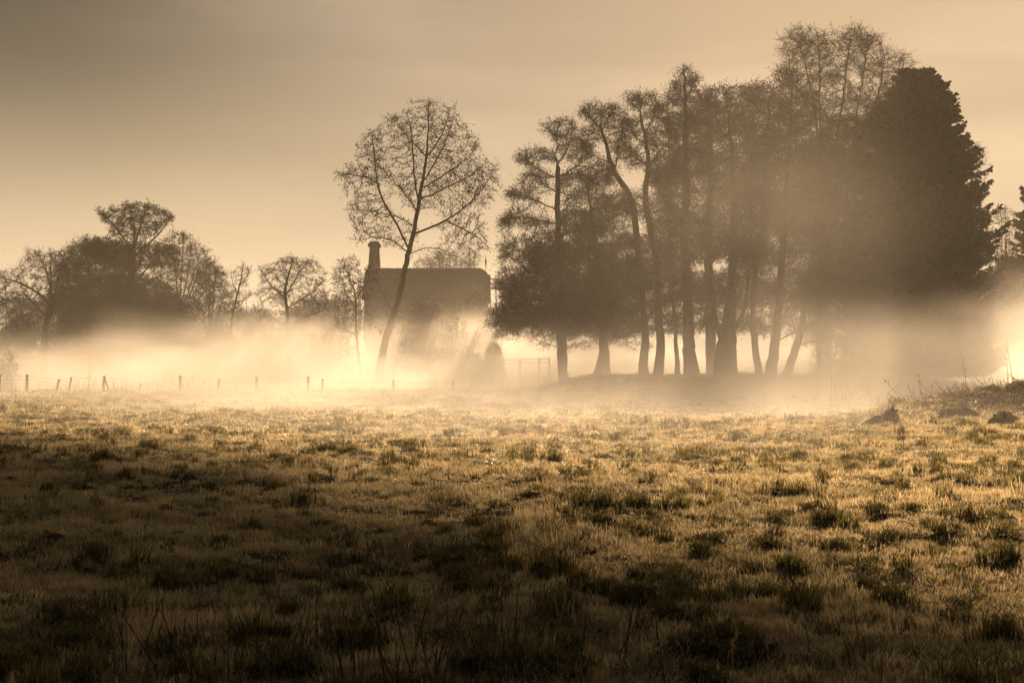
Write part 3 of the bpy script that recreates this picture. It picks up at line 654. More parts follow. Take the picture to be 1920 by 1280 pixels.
tree('stout alder with long low boughs, on the right side of the clump', 95,
  [('root', (1442, 718, .50), (1448, 680, .38), (1456, 620, .30), (1462, 550, .27), (1468, 470, .24), (1472, 380, .2), (1480, 290, .15), (1486, 200, .08), (1488, 150, .03)),
   [(1458, 610, .13), (1480, 585, .10, 1), (1500, 560, .06, 1.6), (1515, 530, .03, 2)], [(1456, 640, .10), (1485, 622, .08, -1), (1515, 612, .05, -1.6), (1560, 600, .02, -2)], [(1468, 470, .12), (1495, 430, .08, 1), (1515, 380, .04, 1.6)]],
  [(1480, 150, 30, 30), (1500, 210, 44, 44), (1470, 280, 44, 44), (1510, 330, 44, 50), (1475, 400, 50, 50), (1510, 460, 44, 50), (1485, 540, 44, 30, .6), (1520, 600, 50, 26, .5)], 1900, 307, blob_leaf=15399, **A_)
tree('tall fine-twigged tree rising highest of all behind the clump', 112,
  [('root', (1545, 720, .60), (1542, 620, .50), (1544, 520, .42), (1548, 420, .34), (1546, 330, .24)),
   [(1546, 335, .18), (1532, 270, .14, -1), (1520, 200, .10, -1.6), (1504, 140, .06, -2), (1492, 90, .02, -2)], [(1547, 340, .18), (1548, 270, .14, 1), (1545, 190, .1, 1.4), (1548, 120, .05, 1.6), (1545, 70, .02, 1.6)],
   [(1548, 350, .18), (1562, 280, .13, -1), (1575, 200, .09, -1.2), (1582, 130, .05, -1.3), (1590, 80, .02, -1.3)], [(1548, 420, .2), (1590, 350, .15, 1.5), (1612, 270, .11, 2), (1622, 190, .08, 2), (1635, 120, .05, 2), (1642, 65, .02, 2)],
   [(1610, 290, .09, 2), (1632, 230, .06, 1), (1655, 170, .03, .5), (1662, 120, .015, .5)], [(1520, 210, .07, -1.6), (1498, 180, .04, -1), (1475, 140, .02, -.6)]],
  [(1605, 75, 26, 30), (1672, 130, 26, 40), (1700, 165, 24, 34), (1495, 90, 30, 42), (1530, 95, 34, 46), (1575, 100, 36, 44), (1630, 100, 36, 44), (1480, 150, 26, 34, .8), (1550, 170, 56, 44), (1650, 165, 34, 50), (1610, 220, 56, 44), (1520, 240, 50, 44), (1560, 320, 80, 50), (1640, 290, 50, 60), (1560, 420, 70, 60), (1580, 520, 70, 50, .8)], 2900, 308,
  name='bare_tree', tw=(7, .7, .011), tw2=3, leaf=.3, leaf_size=.12, leaf_mat='twig', step=.5, infl=3, kill=.6, up=.18)
tree('leaning alder with a slanting trunk at the right foot of the clump', 92,
  [('root', (1470, 722, .36), (1486, 670, .27), (1502, 620, .24), (1515, 560, .22), (1524, 490, .19), (1532, 400, .15), (1540, 310, .10), (1545, 250, .04)),
   [(1500, 625, .10), (1540, 600, .07, 1), (1590, 585, .04, 1.6), (1620, 590, .02, 2)], [(1495, 645, .08), (1530, 640, .06, -1), (1575, 628, .04, -1.5), (1610, 650, .02, -2)], [(1515, 560, .10), (1550, 530, .07, 1), (1590, 500, .03, 1.5)]],
  [(1545, 300, 44, 50), (1530, 390, 50, 50), (1570, 460, 50, 50), (1540, 540, 44, 40), (1590, 560, 44, 30), (1570, 620, 60, 26, .5)], 1500, 309, blob_leaf=13860, **A_)
tree('broad ivy-clad alder behind the clump, closing the gaps between its trunks', 113,
  [('root', (1335, 730, .5), (1332, 600, .4), (1328, 450, .32), (1335, 300, .2), (1330, 220, .08)), [(1330, 500, .2), (1390, 400, .14, 1), (1430, 300, .08, 2), (1450, 220, .03, 2)], [(1330, 500, .2), (1270, 420, .14, -1), (1225, 350, .08, -2)], [(1330, 560, .2), (1420, 500, .14, 2), (1490, 430, .07, 3), (1520, 350, .03, 3)]],
  [(1330, 230, 60, 44), (1430, 220, 60, 50), (1280, 320, 70, 60), (1400, 330, 90, 60), (1490, 330, 60, 80), (1300, 440, 90, 60), (1440, 450, 90, 60), (1240, 540, 80, 44, .8), (1380, 550, 110, 34, .7), (1490, 540, 60, 44, .7)], 3000, 310, name='alder_tree', group=GC, blob_leaf=64000, leaf_size=.18, leaf_mat='ivy', asp=.4, tw=(3, .5, .012), tw2=2, step=.55, infl=3.2, kill=.75)
tree('old alder with a tapering buttressed foot, leaning under the low boughs', 110,
  [('root', (1128, 716, .85), (1130, 690, .62), (1133, 665, .42), (1130, 630, .32), (1126, 560, .26), (1118, 480, .2), (1110, 400, .12), (1100, 330, .05)), [(1126, 560, .12), (1080, 530, .08, 1.5), (1030, 520, .04, 2.5)], [(1124, 540, .12), (1170, 500, .08, -1.5), (1210, 470, .04, -2.5)]],
  [(1105, 400, 60, 50), (1040, 480, 70, 46), (1110, 500, 90, 50), (1000, 560, 70, 50), (1090, 590, 90, 40), (1180, 560, 60, 44), (960, 600, 50, 30, .8)], 2300, 311, name='alder_tree', group=GC, blob_leaf=40000, leaf_size=.18, leaf_mat='ivy', asp=.4, tw=(4, .5, .012), tw2=2, step=.5, infl=3, kill=.7)

tree('ivy-clad tree filling the right side of the clump in front of the huge conifer', 106,
  [('root', (1610, 730, .45), (1606, 600, .36), (1602, 450, .28), (1608, 320, .18), (1604, 240, .07)), [(1604, 480, .2), (1640, 400, .13, 1), (1665, 300, .06, 2)], [(1604, 500, .2), (1560, 420, .13, -1), (1540, 330, .06, -2)], [(1606, 560, .18), (1560, 520, .12, 2), (1530, 480, .05, 3)]],
  [(1590, 260, 60, 50), (1650, 250, 40, 60), (1610, 350, 70, 60), (1560, 400, 50, 60), (1650, 420, 50, 60), (1600, 500, 70, 50), (1550, 560, 60, 40, .7), (1640, 570, 60, 40, .7)], 1800, 312, name='alder_tree', group=GC, blob_leaf=45000, leaf_size=.18, leaf_mat='ivy', asp=.4, tw=(4, .5, .012), tw2=2, step=.55, infl=3.2, kill=.75)
tree('low-branched dark tree filling under the boughs at the left of the clump', 114,
  [('root', (1053, 730, .30), (1050, 640, .25), (1040, 570, .2), (1020, 510, .1), (1005, 460, .04)), [(1046, 600, .16), (1080, 580, .1, 1), (1110, 585, .05, 2)], [(1046, 610, .16), (980, 590, .1, -1), (935, 600, .04, -2)], [(1042, 580, .14), (1070, 540, .1, 2), (1100, 520, .05, 3), (1150, 520, .03, 3)]],
  [(952, 600, 34, 34, 1.2), (980, 560, 50, 44), (1000, 612, 60, 24, 1.1), (1050, 615, 60, 22, 1.1), (1110, 608, 60, 26, 1.1), (1160, 560, 50, 44), (1060, 500, 70, 40), (1180, 615, 44, 20, 1.1), (1080, 560, 80, 30), (955, 628, 36, 14, .35), (1030, 640, 50, 12, .3), (1110, 644, 60, 14, .3), (1190, 650, 40, 12, .3)], 2400, 313, name='alder_tree', group=GC, blob_leaf=16000, leaf_size=.14, leaf_mat='ivy', asp=.4, tw=(5, .5, .012), tw2=2, step=.5, infl=3, kill=.7)
# ------------------------------------------------------------------ conifers
def conifer(label, cx, by, ty, w, d, seed, prof=None, n=520, name='conifer_tree', cat='tree'):
    """trunk with drooping sprays whose tips turn up; prof(t) gives the relative half width at height t"""
    rg = np.random.default_rng(seed); s = d / F; b = pt(cx, by, d); z0 = float(H(b[0], d)) - .2; b[2] = z0
    top = pt(cx, ty, d); hgt = top[2] - z0; Wm = w * s
    R_ = empty(name, b); tag(R_, label, cat)
    m = 14; tt = np.linspace(0, 1, m); P = np.stack([b[0] + np.sin(tt * 4) * .1, b[1] + 0 * tt, z0 + hgt * tt], 1); rr = .75 * (1 - tt) + .03
    V, F_ = tubes(P[:-1], P[1:], rr[:-1], rr[1:], 9); mesh_np('trunk', V, F_, M['bark'], R_, smooth=True)
    segsA, segsB, ra, rb, C, CS = [], [], [], [], [], []
    for k in range(n):
        t = rg.uniform(.03, 1) ** .95; az = rg.uniform(0, 2 * math.pi); L = Wm * prof(t) * rg.uniform(.62, 1.05)
        if rg.random() < .10: L *= 1.16
        L = max(L, .7); droop = rg.uniform(.5, 1.5); o = np.array([b[0], b[1], z0 + hgt * t]); dr = np.array([math.cos(az), math.sin(az), 0.0]); pts = [o]
        for q in range(1, 8):
            f = q / 7; pts.append(o + dr * L * f + np.array([0, 0, L * (.12 * f - .42 * f ** 2 + .36 * f ** 4) * droop]) + rg.normal(0, .05, 3))
        pts = np.array(pts); r = np.linspace(.07, .012, 8)
        segsA.append(pts[:-1]); segsB.append(pts[1:]); ra.append(r[:-1]); rb.append(r[1:])
        nn = int(44 + L * 40); f = rg.uniform(.12, 1.0, nn) ** .7; idx = np.minimum((f * 7).astype(int), 6); fr = f * 7 - idx
        c = pts[idx] * (1 - fr[:, None]) + pts[idx + 1] * fr[:, None]
        side = np.array([-dr[1], dr[0], 0]); wd = (1 - f) * L * .28 + .12
        c = c + side * (rg.uniform(-1, 1, nn) * wd)[:, None] + np.array([0, 0, -1.0]) * (rg.random(nn) ** 2 * (.12 + .5 * (1 - f)))[:, None]
        C.append(c); CS.append(dr[None, :] + rg.normal(0, .5, (nn, 3)) + np.array([0, 0, -.15]))
    A, B = np.concatenate(segsA), np.concatenate(segsB)
    parts = [tubes(A, B, np.concatenate(ra), np.concatenate(rb), 3)]
    mesh_np('limbs', *parts[0], M['bark'], R_)
    C = np.concatenate(C); D = norm(np.concatenate(CS)); S = norm(np.cross(D, rg.normal(0, 1, C.shape))); L = rg.uniform(.16, .42, (len(C), 1))
    V = np.stack([C, C + D * L * .5 + S * L * .22, C + D * L, C + D * L * .5 - S * L * .22], 1).reshape(-1, 3)
    mesh_np('crown', V, np.arange(len(C) * 4).reshape(-1, 4), M['ivy'], R_)
    return R_
def pf(t): return np.interp(t, [0, .1, .25, .45, .6, .72, .84, .93, 1], [1.0, 1, .98, .91, .84, .74, .55, .38, .16])
conifer('huge dark conifer at the right end of the big clump', 1722, 740, 128, 152, 99, 401, pf, n=1700)
tree('slight bare tree poking out behind the right flank of the huge conifer', 118, fan(1822, 735, 268, 26, 118, .3, 410, 6), [(1826, 300, 26, 38), (1838, 350, 20, 34), (1850, 420, 16, 30, .6), (1730, 130, 16, 30, .0001)], 700, 411, tw=(4, .5, .010), tw2=2, leaf=.2, leaf_size=.10, step=.45, infl=3, kill=.65)
tree('fine-twigged bare tree showing above the top of the huge conifer', 116, fan(1700, 735, 98, 36, 116, .4, 412, 7), [(1698, 125, 26, 34), (1722, 150, 26, 34), (1680, 200, 40, 50), (1730, 215, 30, 40, .7)], 1100, 413, tw=(4, .6, .010), tw2=2, leaf=.2, leaf_size=.10, step=.5, infl=3, kill=.7, up=.12)
conifer('weeping birch-like tree cut by the right edge of the picture', 1945, 735, 300, 62, 132, 402, lambda t: np.interp(t, [0, .2, .5, .75, .9, 1], [.9, 1, .9, .62, .42, .08]), n=330, name='drooping_tree')
tree('small bare tree in the gap between the huge conifer and the right edge', 128, fan(1884, 735, 385, 28, 128, .3, 414, 6), [(1884, 410, 26, 24), (1872, 440, 22, 30), (1900, 445, 22, 30), (1885, 490, 36, 34)], 700, 415, tw=(4, .5, .011), tw2=2, leaf=.3, leaf_size=.12, step=.45, infl=3, kill=.65)
bush('dark far hedge in the gap right of the huge conifer', 1890, 735, 470, 60, 138, 416, n_st=20, n_att=900, leaf=1.5, leaf_size=.2)

# ------------------------------------------------------------------ cottage
def boxes(specs):
    """axis-aligned boxes (x0,x1,y0,y1,z0,z1) as one set of verts and faces"""
    V, F_ = [], []
    for x0, x1, y0, y1, z0, z1 in specs:
        b = len(V); V += [(x, y, z) for x in (x0, x1) for y in (y0, y1) for z in (z0, z1)]
        F_ += [tuple(b + q for q in f) for f in ((0, 1, 3, 2), (4, 6, 7, 5), (0, 4, 5, 1), (2, 3, 7, 6), (0, 2, 6, 4), (1, 5, 7, 3))]
    return np.array(V, float), np.array(F_)
D0 = 150.0; S0 = D0 / F
def hx(px): return (px - 960) * S0
def hz(py): return CAM_H + (HZ - py) * S0
xl, xr = hx(690), hx(915); yf, yb = 146.0, 154.0; zr = hz(505); ze = hz(560); yr = 150.0
house = empty('cottage', ((xl + xr) / 2, 150, 0)); tag(house, 'stone cottage with a long plain roof and a tall chimney at its left gable', 'house')
v = [(xl, yf, -.5), (xr, yf, -.5), (xr, yb, -.5), (xl, yb, -.5), (xl, yf, ze), (xr, yf, ze), (xr, yb, ze), (xl, yb, ze), (xl, yr, zr - .12), (xr, yr, hz(514))]
mesh_np('wall', v, [np.array([(0, 1, 5, 4), (1, 2, 6, 5), (2, 3, 7, 6), (3, 0, 4, 7)]), np.array([(4, 7, 8), (6, 5, 9)])], M['stone'], house)
# roof of coursed tiles: each course a shallow step; right end clipped to a small half hip
rv, rf = [], []
NC = 26
for sgn in (-1, 1):
    for k in range(NC):
        t0, t1 = k / NC, (k + 1) / NC
        ya, yb_ = yr + sgn * (4.45) * t0, yr + sgn * 4.45 * t1; za, zb_ = zr - (zr - ze + .35) * t0, zr - (zr - ze + .35) * t1
        xa = hx(905) + (xr + .25 - hx(905)) * min(1, t0 * 4.0); xb = hx(905) + (xr + .25 - hx(905)) * min(1, t1 * 4.0)
        b = len(rv); lift = .05
        rv += [(xl - .25, ya, za + .06), (xa, ya, za + .06), (xb, yb_, zb_ + .06 + lift), (xl - .25, yb_, zb_ + .06 + lift), (xb, yb_, zb_), (xl - .25, yb_, zb_)]
        rf += [(b, b + 1, b + 2, b + 3), (b + 3, b + 2, b + 4, b + 5)]
b = len(rv); q4 = .25; yq = 4.45 * q4; zq = zr - (zr - ze + .35) * q4
rv += [(hx(905), yr, zr + .06), (xr + .25, yr - yq, zq + .09), (xr + .25, yr + yq, zq + .09)]
roof = mesh_np('roof', rv, [np.array(rf), np.array([(b, b + 1, b + 2)])], M['slate'], house)
rg = np.random.default_rng(3)
mesh_np('ridge_tiles', *boxes([(hx(700) + k * .46, hx(700) + k * .46 + .43, yr - .13, yr + .13, zr - .02, zr + .12 + rg.uniform(0, .05)) for k in range(int((hx(905) - hx(700)) / .46))]), M['slate'], house)
def ch_ring(pts):
    V = []
    for (z, hwx, hwy) in pts: V += [(cxc - hwx, yr - hwy, z), (cxc + hwx, yr - hwy, z), (cxc + hwx, yr + hwy, z), (cxc - hwx, yr + hwy, z)]
    F_ = [(4 * k + j, 4 * k + (j + 1) % 4, 4 * k + 4 + (j + 1) % 4, 4 * k + 4 + j) for k in range(len(pts) - 1) for j in range(4)] + [(4 * (len(pts) - 1) + j for j in range(4))]
    return V, np.array([tuple(f) for f in F_])
cxc = hx(702)
V, F_ = ch_ring([(hz(640), 1.15, 1.3), (hz(545), .86, 1.0), (hz(512), .66, .72), (hz(495), .60, .58), (hz(478), .54, .52), (hz(469), .50, .48), (hz(465), .50, .48), (hz(462), .66, .62), (hz(458), .66, .62), (hz(456), .52, .5), (hz(453.5), .50, .48), (hz(453), .38, .36)])
chim = mesh_np('chimney', V, F_, M['stone'], house)
mesh_np('chimney_pot', *tubes(np.array([[cxc, yr, hz(453.5)]]), np.array([[cxc, yr, hz(451.5)]]), [.24], [.2], 10), M['slate'], house)
wins = [(738, 585), (800, 585), (860, 585), (738, 640), (860, 640)]
for (wx, wy) in wins:
    a, z = hx(wx), hz(wy)
    wn = mesh_np('window', *boxes([(a - .5, a + .5, yf - .03, yf + .02, z - .6, z + .6)]), M['glass'], house)
    mesh_np('window_frame', *boxes([(a - .6, a - .5, yf - .07, yf + .02, z - .7, z + .7), (a + .5, a + .6, yf - .07, yf + .02, z - .7, z + .7), (a - .5, a + .5, yf - .07, yf + .02, z + .6, z + .7), (a - .5, a + .5, yf - .09, yf + .02, z - .7, z - .6), (a - .03, a + .03, yf - .05, yf + .02, z - .6, z + .6)]), M['wood'], house)
# thin mast behind the right end of the roof
mst = mesh_np('mast', *join([tubes(np.array([[hx(909), 155.5, 0.0]]), np.array([[hx(909), 155.5, hz(468)]]), [.07], [.035], 6), tubes(np.array([[hx(909), 155.4, hz(478)]]), np.array([[hx(909) + .01, 155.4, hz(490)]]), [.10], [.10], 5)]), M['paintwood'], origin=(hx(909), 155.5, 0)); tag(mst, 'thin pale pole standing up behind the right end of the cottage roof', 'pole')
def scaffold(label, xs, rails, d=149.0):
    s = d / F; r = empty('scaffold', ((xs[0] - 960) * s, d, 0)); tag(r, label, 'scaffold')
    top = rails[0] - 8
    for px in xs:
        for yy in (d - .7, d + .7): 
            mesh_np('upright', *tubes(np.array([[(px - 960) * s, yy, -.1]]), np.array([[(px - 960) * s, yy, CAM_H + (HZ - top) * s]]), [.05], [.05], 6), M['wood'], r)
    for ry in rails:
        z = CAM_H + (HZ - ry) * s; x0, x1 = (xs[0] - 963) * s, (xs[-1] - 955) * s
        for yy in (d - .76, d + .76): mesh_np('rail', *tubes(np.array([[x0, yy, z]]), np.array([[x1, yy, z]]), [.045], [.045], 6), M['wood'], r)
    z = CAM_H + (HZ - rails[-1]) * s + .15; x0, x1 = (xs[0] - 963) * s, (xs[-1] - 955) * s
    mesh_np('platform', *boxes([(x0, x1, d - .6 + k * .31, d - .6 + k * .31 + .27, z - .09, z) for k in range(4)]), M['wood'], r)
scaffold('timber frame of uprights and rails at the right end of the cottage', [919, 930, 941], [523, 531, 541])
scaffold('small timber landing with rails at the left side of the chimney', [674, 686], [529, 539])

# ------------------------------------------------------------------ wire fence across the back of the meadow
DF = 96.0; SF = DF / F
posts = [(2, 702, -3, .8, 0), (51, 702, 0, 1.25, 0), (111, 711, -7, 1.2, 1), (134, 707, -6, .9, 0), (196, 704.5, -3, 1.2, 2), (266, 718, -8, .7, 0), (338, 704.5, 0, 1.25, 0), (411, 711, -4, .9, 0), (481, 706.5, 0, 1.1, 0), (578, 705, 0, 1.4, 0), (605, 710, 0, 1.2, 0), (738, 711.5, 0, 1.0, 0), (850, 714, 0, 1.0, 0)]
fence = empty('wire_fence', (pt(338, 735, DF)[0], DF, 0)); tag(fence, 'sagging wire fence on old leaning wooden posts across the back of the meadow', 'fence')
tops = []
rg = np.random.default_rng(9)
for (px, top, lean, wd, ex) in posts:
    yy = DF + rg.uniform(-.5, .5); t = pt(px, top, yy); bx = t[0] - lean * SF * 1.0 * -1; bz = float(H(bx, yy)) - .25
    B = np.array([bx, yy, bz]); n = 6
    rr = .072 * wd; seg = np.array([B + (t - B) * q / (n - 1) + (rg.normal(0, .006, 3) if 0 < q < n - 1 else 0) for q in range(n)])
    V1, F1 = [], []
    k = 8; tt = np.arange(k) * 2 * math.pi / k
    for q in range(n):
        r_ = rr * (1.05 - .1 * q / n) * (1 + rg.normal(0, .05, k)); 
        for j in range(k): V1.append(seg[q] + np.array([math.cos(tt[j]) * r_[j], math.sin(tt[j]) * r_[j], (math.cos(tt[j]) * .02 if q == n - 1 else 0)]))
    for q in range(n - 1):
        for j in range(k): F1.append((q * k + j, q * k + (j + 1) % k, (q + 1) * k + (j + 1) % k, (q + 1) * k + j))
    V1.append(seg[-1] + np.array([0, 0, .012])); c = len(V1) - 1
    tri = [((n - 1) * k + j, (n - 1) * k + (j + 1) % k, c) for j in range(k)]
    po = mesh_np('post', V1, [np.array(F1), np.array(tri)], M['wood'], fence)
    if ex == 1: mesh_np('rail_stub', *tubes(np.array([t + [-.14, 0, -.06]]), np.array([t + [.12, .0, -.02]]), [.035], [.04], 6), M['wood'], fence)
    if ex == 2: mesh_np('strut', *tubes(np.array([t + [.03, 0, -.15]]), np.array([[bx + .45, yy, bz + .2]]), [.05], [.06], 6), M['wood'], fence)
    tops.append((t, B))
tops = [(tops[0][0] + [-9, 0, 0], tops[0][1] + [-9, 0, 0])] + tops
for w in range(4):
    A, B = [], []
    for (t0, b0), (t1, b1) in zip(tops[:-1], tops[1:]):
        f = .93 - w * .20; p0 = b0 + .25 * np.array([0, 0, 1]) + (t0 - b0 - np.array([0, 0, .25])) * f; p1 = b1 + .25 * np.array([0, 0, 1]) + (t1 - b1 - np.array([0, 0, .25])) * f
        L = np.linalg.norm(p1 - p0); sag = .015 * L * rg.uniform(.4, 1.5); n = 7; p0[1] -= .08; p1[1] -= .08
        pts = np.array([p0 + (p1 - p0) * q / (n - 1) - np.array([0, 0, sag * 4 * (q / (n - 1)) * (1 - q / (n - 1))]) for q in range(n)]); A.append(pts[:-1]); B.append(pts[1:])
    A, B = np.concatenate(A), np.concatenate(B)
    mesh_np('wire', *tubes(A, B, np.full(len(A), .009), np.full(len(A), .009), 3), M['wire'], fence)
# low rail fence under the clump
DR = 124.0
rf_ = empty('rail_fence', (pt(978, 690, DR)[0], DR, 0)); tag(rf_, 'low wooden rail fence with two bars, beside the dark evergreen bush', 'fence')
for px, top in ((944, 672), (975, 676), (1011, 671), (1030, 670)):
    t = pt(px, top, DR); mesh_np('post', *boxes([(t[0] - .08, t[0] + .08, DR - .08, DR + .08, float(H(t[0], DR)) - .2, t[2])]), M['wood'], rf_)
for (a, b) in (((944, 675.5), (1030, 672)), ((944, 682), (1030, 678.5))):
    p, q = pt(*a, DR), pt(*b, DR); mesh_np('rail', *tubes(np.array([p + [0, -.1, 0]]), np.array([q + [0, -.1, 0]]), [.055], [.055], 6), M['wood'], rf_)

# ------------------------------------------------------------------ mound with dead stalks, stump and clods
def lump(name, label, cat, px, d, rx, ry, h, seed, mat, spikes=0, squash=1.0, lean=0.0):
    rg = np.random.default_rng(seed); g0 = ground(px, d); n, m = 22, 12; V = []
    ph = rg.uniform(0, 6.28, 6)
    for q in range(m):
        f = q / (m - 1); rr = (1 - f ** 1.5) ** .65 if f < 1 else 0
        for j in range(n):
            a = j * 2 * math.pi / n; k = 1 + .16 * math.sin(2 * a + ph[0]) + .12 * math.sin(3 * a + ph[1] + 3 * f) + .09 * math.sin(5 * a + ph[2] + 5 * f) + rg.normal(0, .05)
            V.append((g0[0] + math.cos(a) * rx * rr * k + lean * f * f, d + math.sin(a) * ry * rr * k, g0[2] - .12 + h * f * (1 + .06 * math.sin(4 * a + ph[3])) ** 1.0))
    F_ = [(q * n + j, q * n + (j + 1) % n, (q + 1) * n + (j + 1) % n, (q + 1) * n + j) for q in range(m - 1) for j in range(n)]
    o = mesh_np(name, V, np.array(F_), M[mat], origin=tuple(g0)); tag(o, label, cat); return o, g0
gx, gy = np.meshgrid(np.linspace(13.0, 27.0, 150), np.linspace(43.6, 51.4, 90)); e_ = np.exp(-(((gx - 19.5) / 5.2) ** 2 + ((gy - 47.5) / 3.0) ** 2))
edge = sstep(e_ + .10 * (vnoise(gx, gy, .6, 31) - .5), .34, .46); gz = H(gx, gy) - .10 + edge * (.13 + .20 * (vnoise(gx, gy, .45, 32) - .35) + .12 * (vnoise(gx, gy, .17, 33) - .4))
V = np.stack([gx, gy, gz], -1).reshape(-1, 3); i = (np.arange(89)[:, None] * 150 + np.arange(149)[None, :]).ravel()
eb = mesh_np('earth_bank', V, np.stack([i, i + 1, i + 151, i + 150], 1), M['earth']); tag(eb, kind='structure')
rg = np.random.default_rng(77)
DS = 41.0
st = empty('tree_stump', tuple(ground(1660, DS))); tag(st, 'ragged dark old stump with jagged splinters standing alone on the bright grass', 'stump')
def rough_body(parent, name, px, d, rx, ry, prof, seed, mat):
    rg = np.random.default_rng(seed); g0 = ground(px, d); n = 36; V = []; ph = rg.uniform(0, 6.28, 5); m = len(prof)
    for q, (z, sc, ox) in enumerate(prof):
        for j in range(n):
            a = j * 2 * math.pi / n; k = sc * (1 + .15 * math.sin(2 * a + ph[0] + q * .3) + .10 * math.sin(5 * a + ph[1]) + .08 * math.sin(9 * a + ph[2] + q) + rg.normal(0, .09))
            V.append((g0[0] + ox + math.cos(a) * rx * k, d + math.sin(a) * ry * k, g0[2] + z * (.9 + .12 * math.sin(3 * a + ph[3])) + rg.normal(0, .022)))
    F_ = [(q * n + j, q * n + (j + 1) % n, (q + 1) * n + (j + 1) % n, (q + 1) * n + j) for q in range(m - 1) for j in range(n)]
    return mesh_np(name, V, np.array(F_), M[mat], parent)
rough_body(st, 'base', 1668, DS, .27, .30, [(-.12, 1.25, 0), (.04, 1.12, 0), (.14, 1.0, .01), (.24, .92, .0), (.32, .74, .04), (.40, .62, .03), (.46, .40, .07), (.52, .22, .07), (.55, .02, .07)], 5, 'bark')
rough_body(st, 'root', 1645, DS, .34, .28, [(-.12, 1.15, 0), (.05, 1.08, 0), (.13, .98, .01), (.20, .86, .03), (.26, .62, .05), (.29, .35, .05), (.30, .02, .05)], 8, 'bark')
def spike(b, t, w, th=.03):
    b, t = np.array(b, float), np.array(t, float); d = norm((t - b)[None])[0]; s = np.cross(d, [0, 1, 0]); s = s / (np.linalg.norm(s) + 1e-9); mid = b * .45 + t * .55
    V = [b - s * w * .6, b + s * w * .6, mid + s * w * .8, t, mid - s * w * .7]; V = [q + np.array([0, e, 0]) for e in (-th, th) for q in V]
    return np.array(V), [(0, 1, 2, 3, 4), (9, 8, 7, 6, 5)] , [(k, (k + 1) % 5, 5 + (k + 1) % 5, 5 + k) for k in range(5)]
g0 = np.array(st.location)
nb = 130; ang = rg.uniform(0, 6.28, nb); rr_ = rg.uniform(.3, 1.05, nb); cen = np.where(rg.random(nb)[:, None] < .55, np.array([[.12, 0, .0]]), np.array([[-.22, 0, .0]])); hh_ = np.where(cen[:, 0] > 0, .50, .27) * (1 - rr_ ** 2 * .8)
A = g0 + cen + np.stack([np.cos(ang) * rr_ * .26, np.sin(ang) * rr_ * .26, hh_], 1); B = A + rg.normal(0, .07, (nb, 3)) + np.array([0, 0, .05])
mesh_np('bark_flakes', *join([ribbons(A, B, .018, rg), leaves(A, .10, rg, .7)]), M['bark'], st)
for (dx, dz, tx, tz, w, dy) in [(.13, .30, .24, .60, .07, 0), (.17, .28, .36, .47, .06, -.05), (.20, .2, .33, .40, .05, .05), (.05, .30, .0, .40, .04, .05), (-.18, .18, -.30, .27, .05, 0), (-.1, .2, -.16, .3, .04, .08), (-.35, .05, -.5, .13, .05, 0), (.28, .1, .42, .2, .05, .02)]:
    V, c, q = spike(g0 + [dx, dy, dz * 1.1], g0 + [tx, dy, tz * 1.12], w * .7); mesh_np('splinter', V, [np.array(c), np.array(q)], M['ivy' if dz > .25 else 'bark'], st)
mesh_np('dead_leaf', *leaves(np.array([g0 + [-.22, -.3, .24], g0 + [-.12, -.3, .23]]), .14, rg, .5), M['deadleaf'], st)
def clod(label, px, d, rx, ry, prof, seed, mat='earth'):
    o = empty('earth_clod', tuple(ground(px, d))); tag(o, label, 'clod'); rough_body(o, 'earth', px, d, rx, ry, prof, seed, mat)
    rg = np.random.default_rng(seed + 1); g0 = ground(px, d); n = 260; a = rg.uniform(0, 6.28, n); r = rg.uniform(.1, 1.0, n)
    A = np.stack([g0[0] + np.cos(a) * rx * r, d + np.sin(a) * ry * r, g0[2] + prof[-1][0] * (1 - r ** 1.6) * .9], 1); B = A + np.stack([rg.normal(0, .08, n), rg.normal(0, .05, n), rg.uniform(.03, .16, n)], 1)
    mesh_np('roots', *ribbons(A, B, .006, rg), M['straw'], o); return o
clod('rounded dark lump of turf at the foot of the earth mound, near the right edge', 1884, 40, .48, .36, [(-.1, 1.05, 0), (.08, 1, 0), (.18, .85, 0), (.28, .62, -.02), (.35, .35, -.03), (.37, .02, -.03)], 15)
clod('long flat-topped clod with a pale rim at the front of the earth mound', 1793, 44.2, .60, .32, [(-.1, 1.05, 0), (.10, 1, 0), (.19, .93, 0), (.24, .75, 0), (.26, .4, 0), (.26, .02, 0)], 16)
clod('crumbled clod on top of the earth mound, cut by the picture edge', 1912, 47, .42, .4, [(-.1, 1.05, 0), (.06, 1, 0), (.13, .8, 0), (.19, .5, .05), (.22, .25, .05), (.23, .02, .05)], 18)
def stalk(label, px, d, h, lean, seed, leaf=0, r=.012, name='dead_stalk', base=None):
    rg = np.random.default_rng(seed); g0 = ground(px, d); n = 8; P = [g0 - [0, 0, .05]]
    for q in range(1, n): 
        f = q / (n - 1); P.append(g0 + np.array([lean * f ** 1.3 + rg.normal(0, .012), rg.normal(0, .01), h * f]))
    P = np.array(P); rr = np.linspace(r, r * .4, n); parts = [tubes(P[:-1], P[1:], rr[:-1], rr[1:], 5)]
    k = rg.integers(2, n - 1, 7); A = P[k]; B = A + np.stack([rg.uniform(-.09, .09, 7), rg.uniform(-.05, .05, 7), rg.uniform(.03, .12, 7)], 1); parts.append(tubes(A, B, np.full(7, r * .4), np.full(7, r * .2), 3))
    o = empty(name, tuple(g0)); tag(o, label, 'stalk'); mesh_np('stem', *join(parts), M['straw'], o)
    if leaf: mesh_np('leaves', *leaves(P[-1] + rg.normal(0, .03, (leaf, 3)), .11, rg, .6), M['deadleaf'], o)
    return o
stalk('tall thin dead stalk rising highest from the left part of the mound', 1813, 47.5, 1.45, -.20, 501)
stalk('tall zigzag dead stalk near the right edge, tallest on the mound', 1899, 47.5, 1.62, -.22, 502)
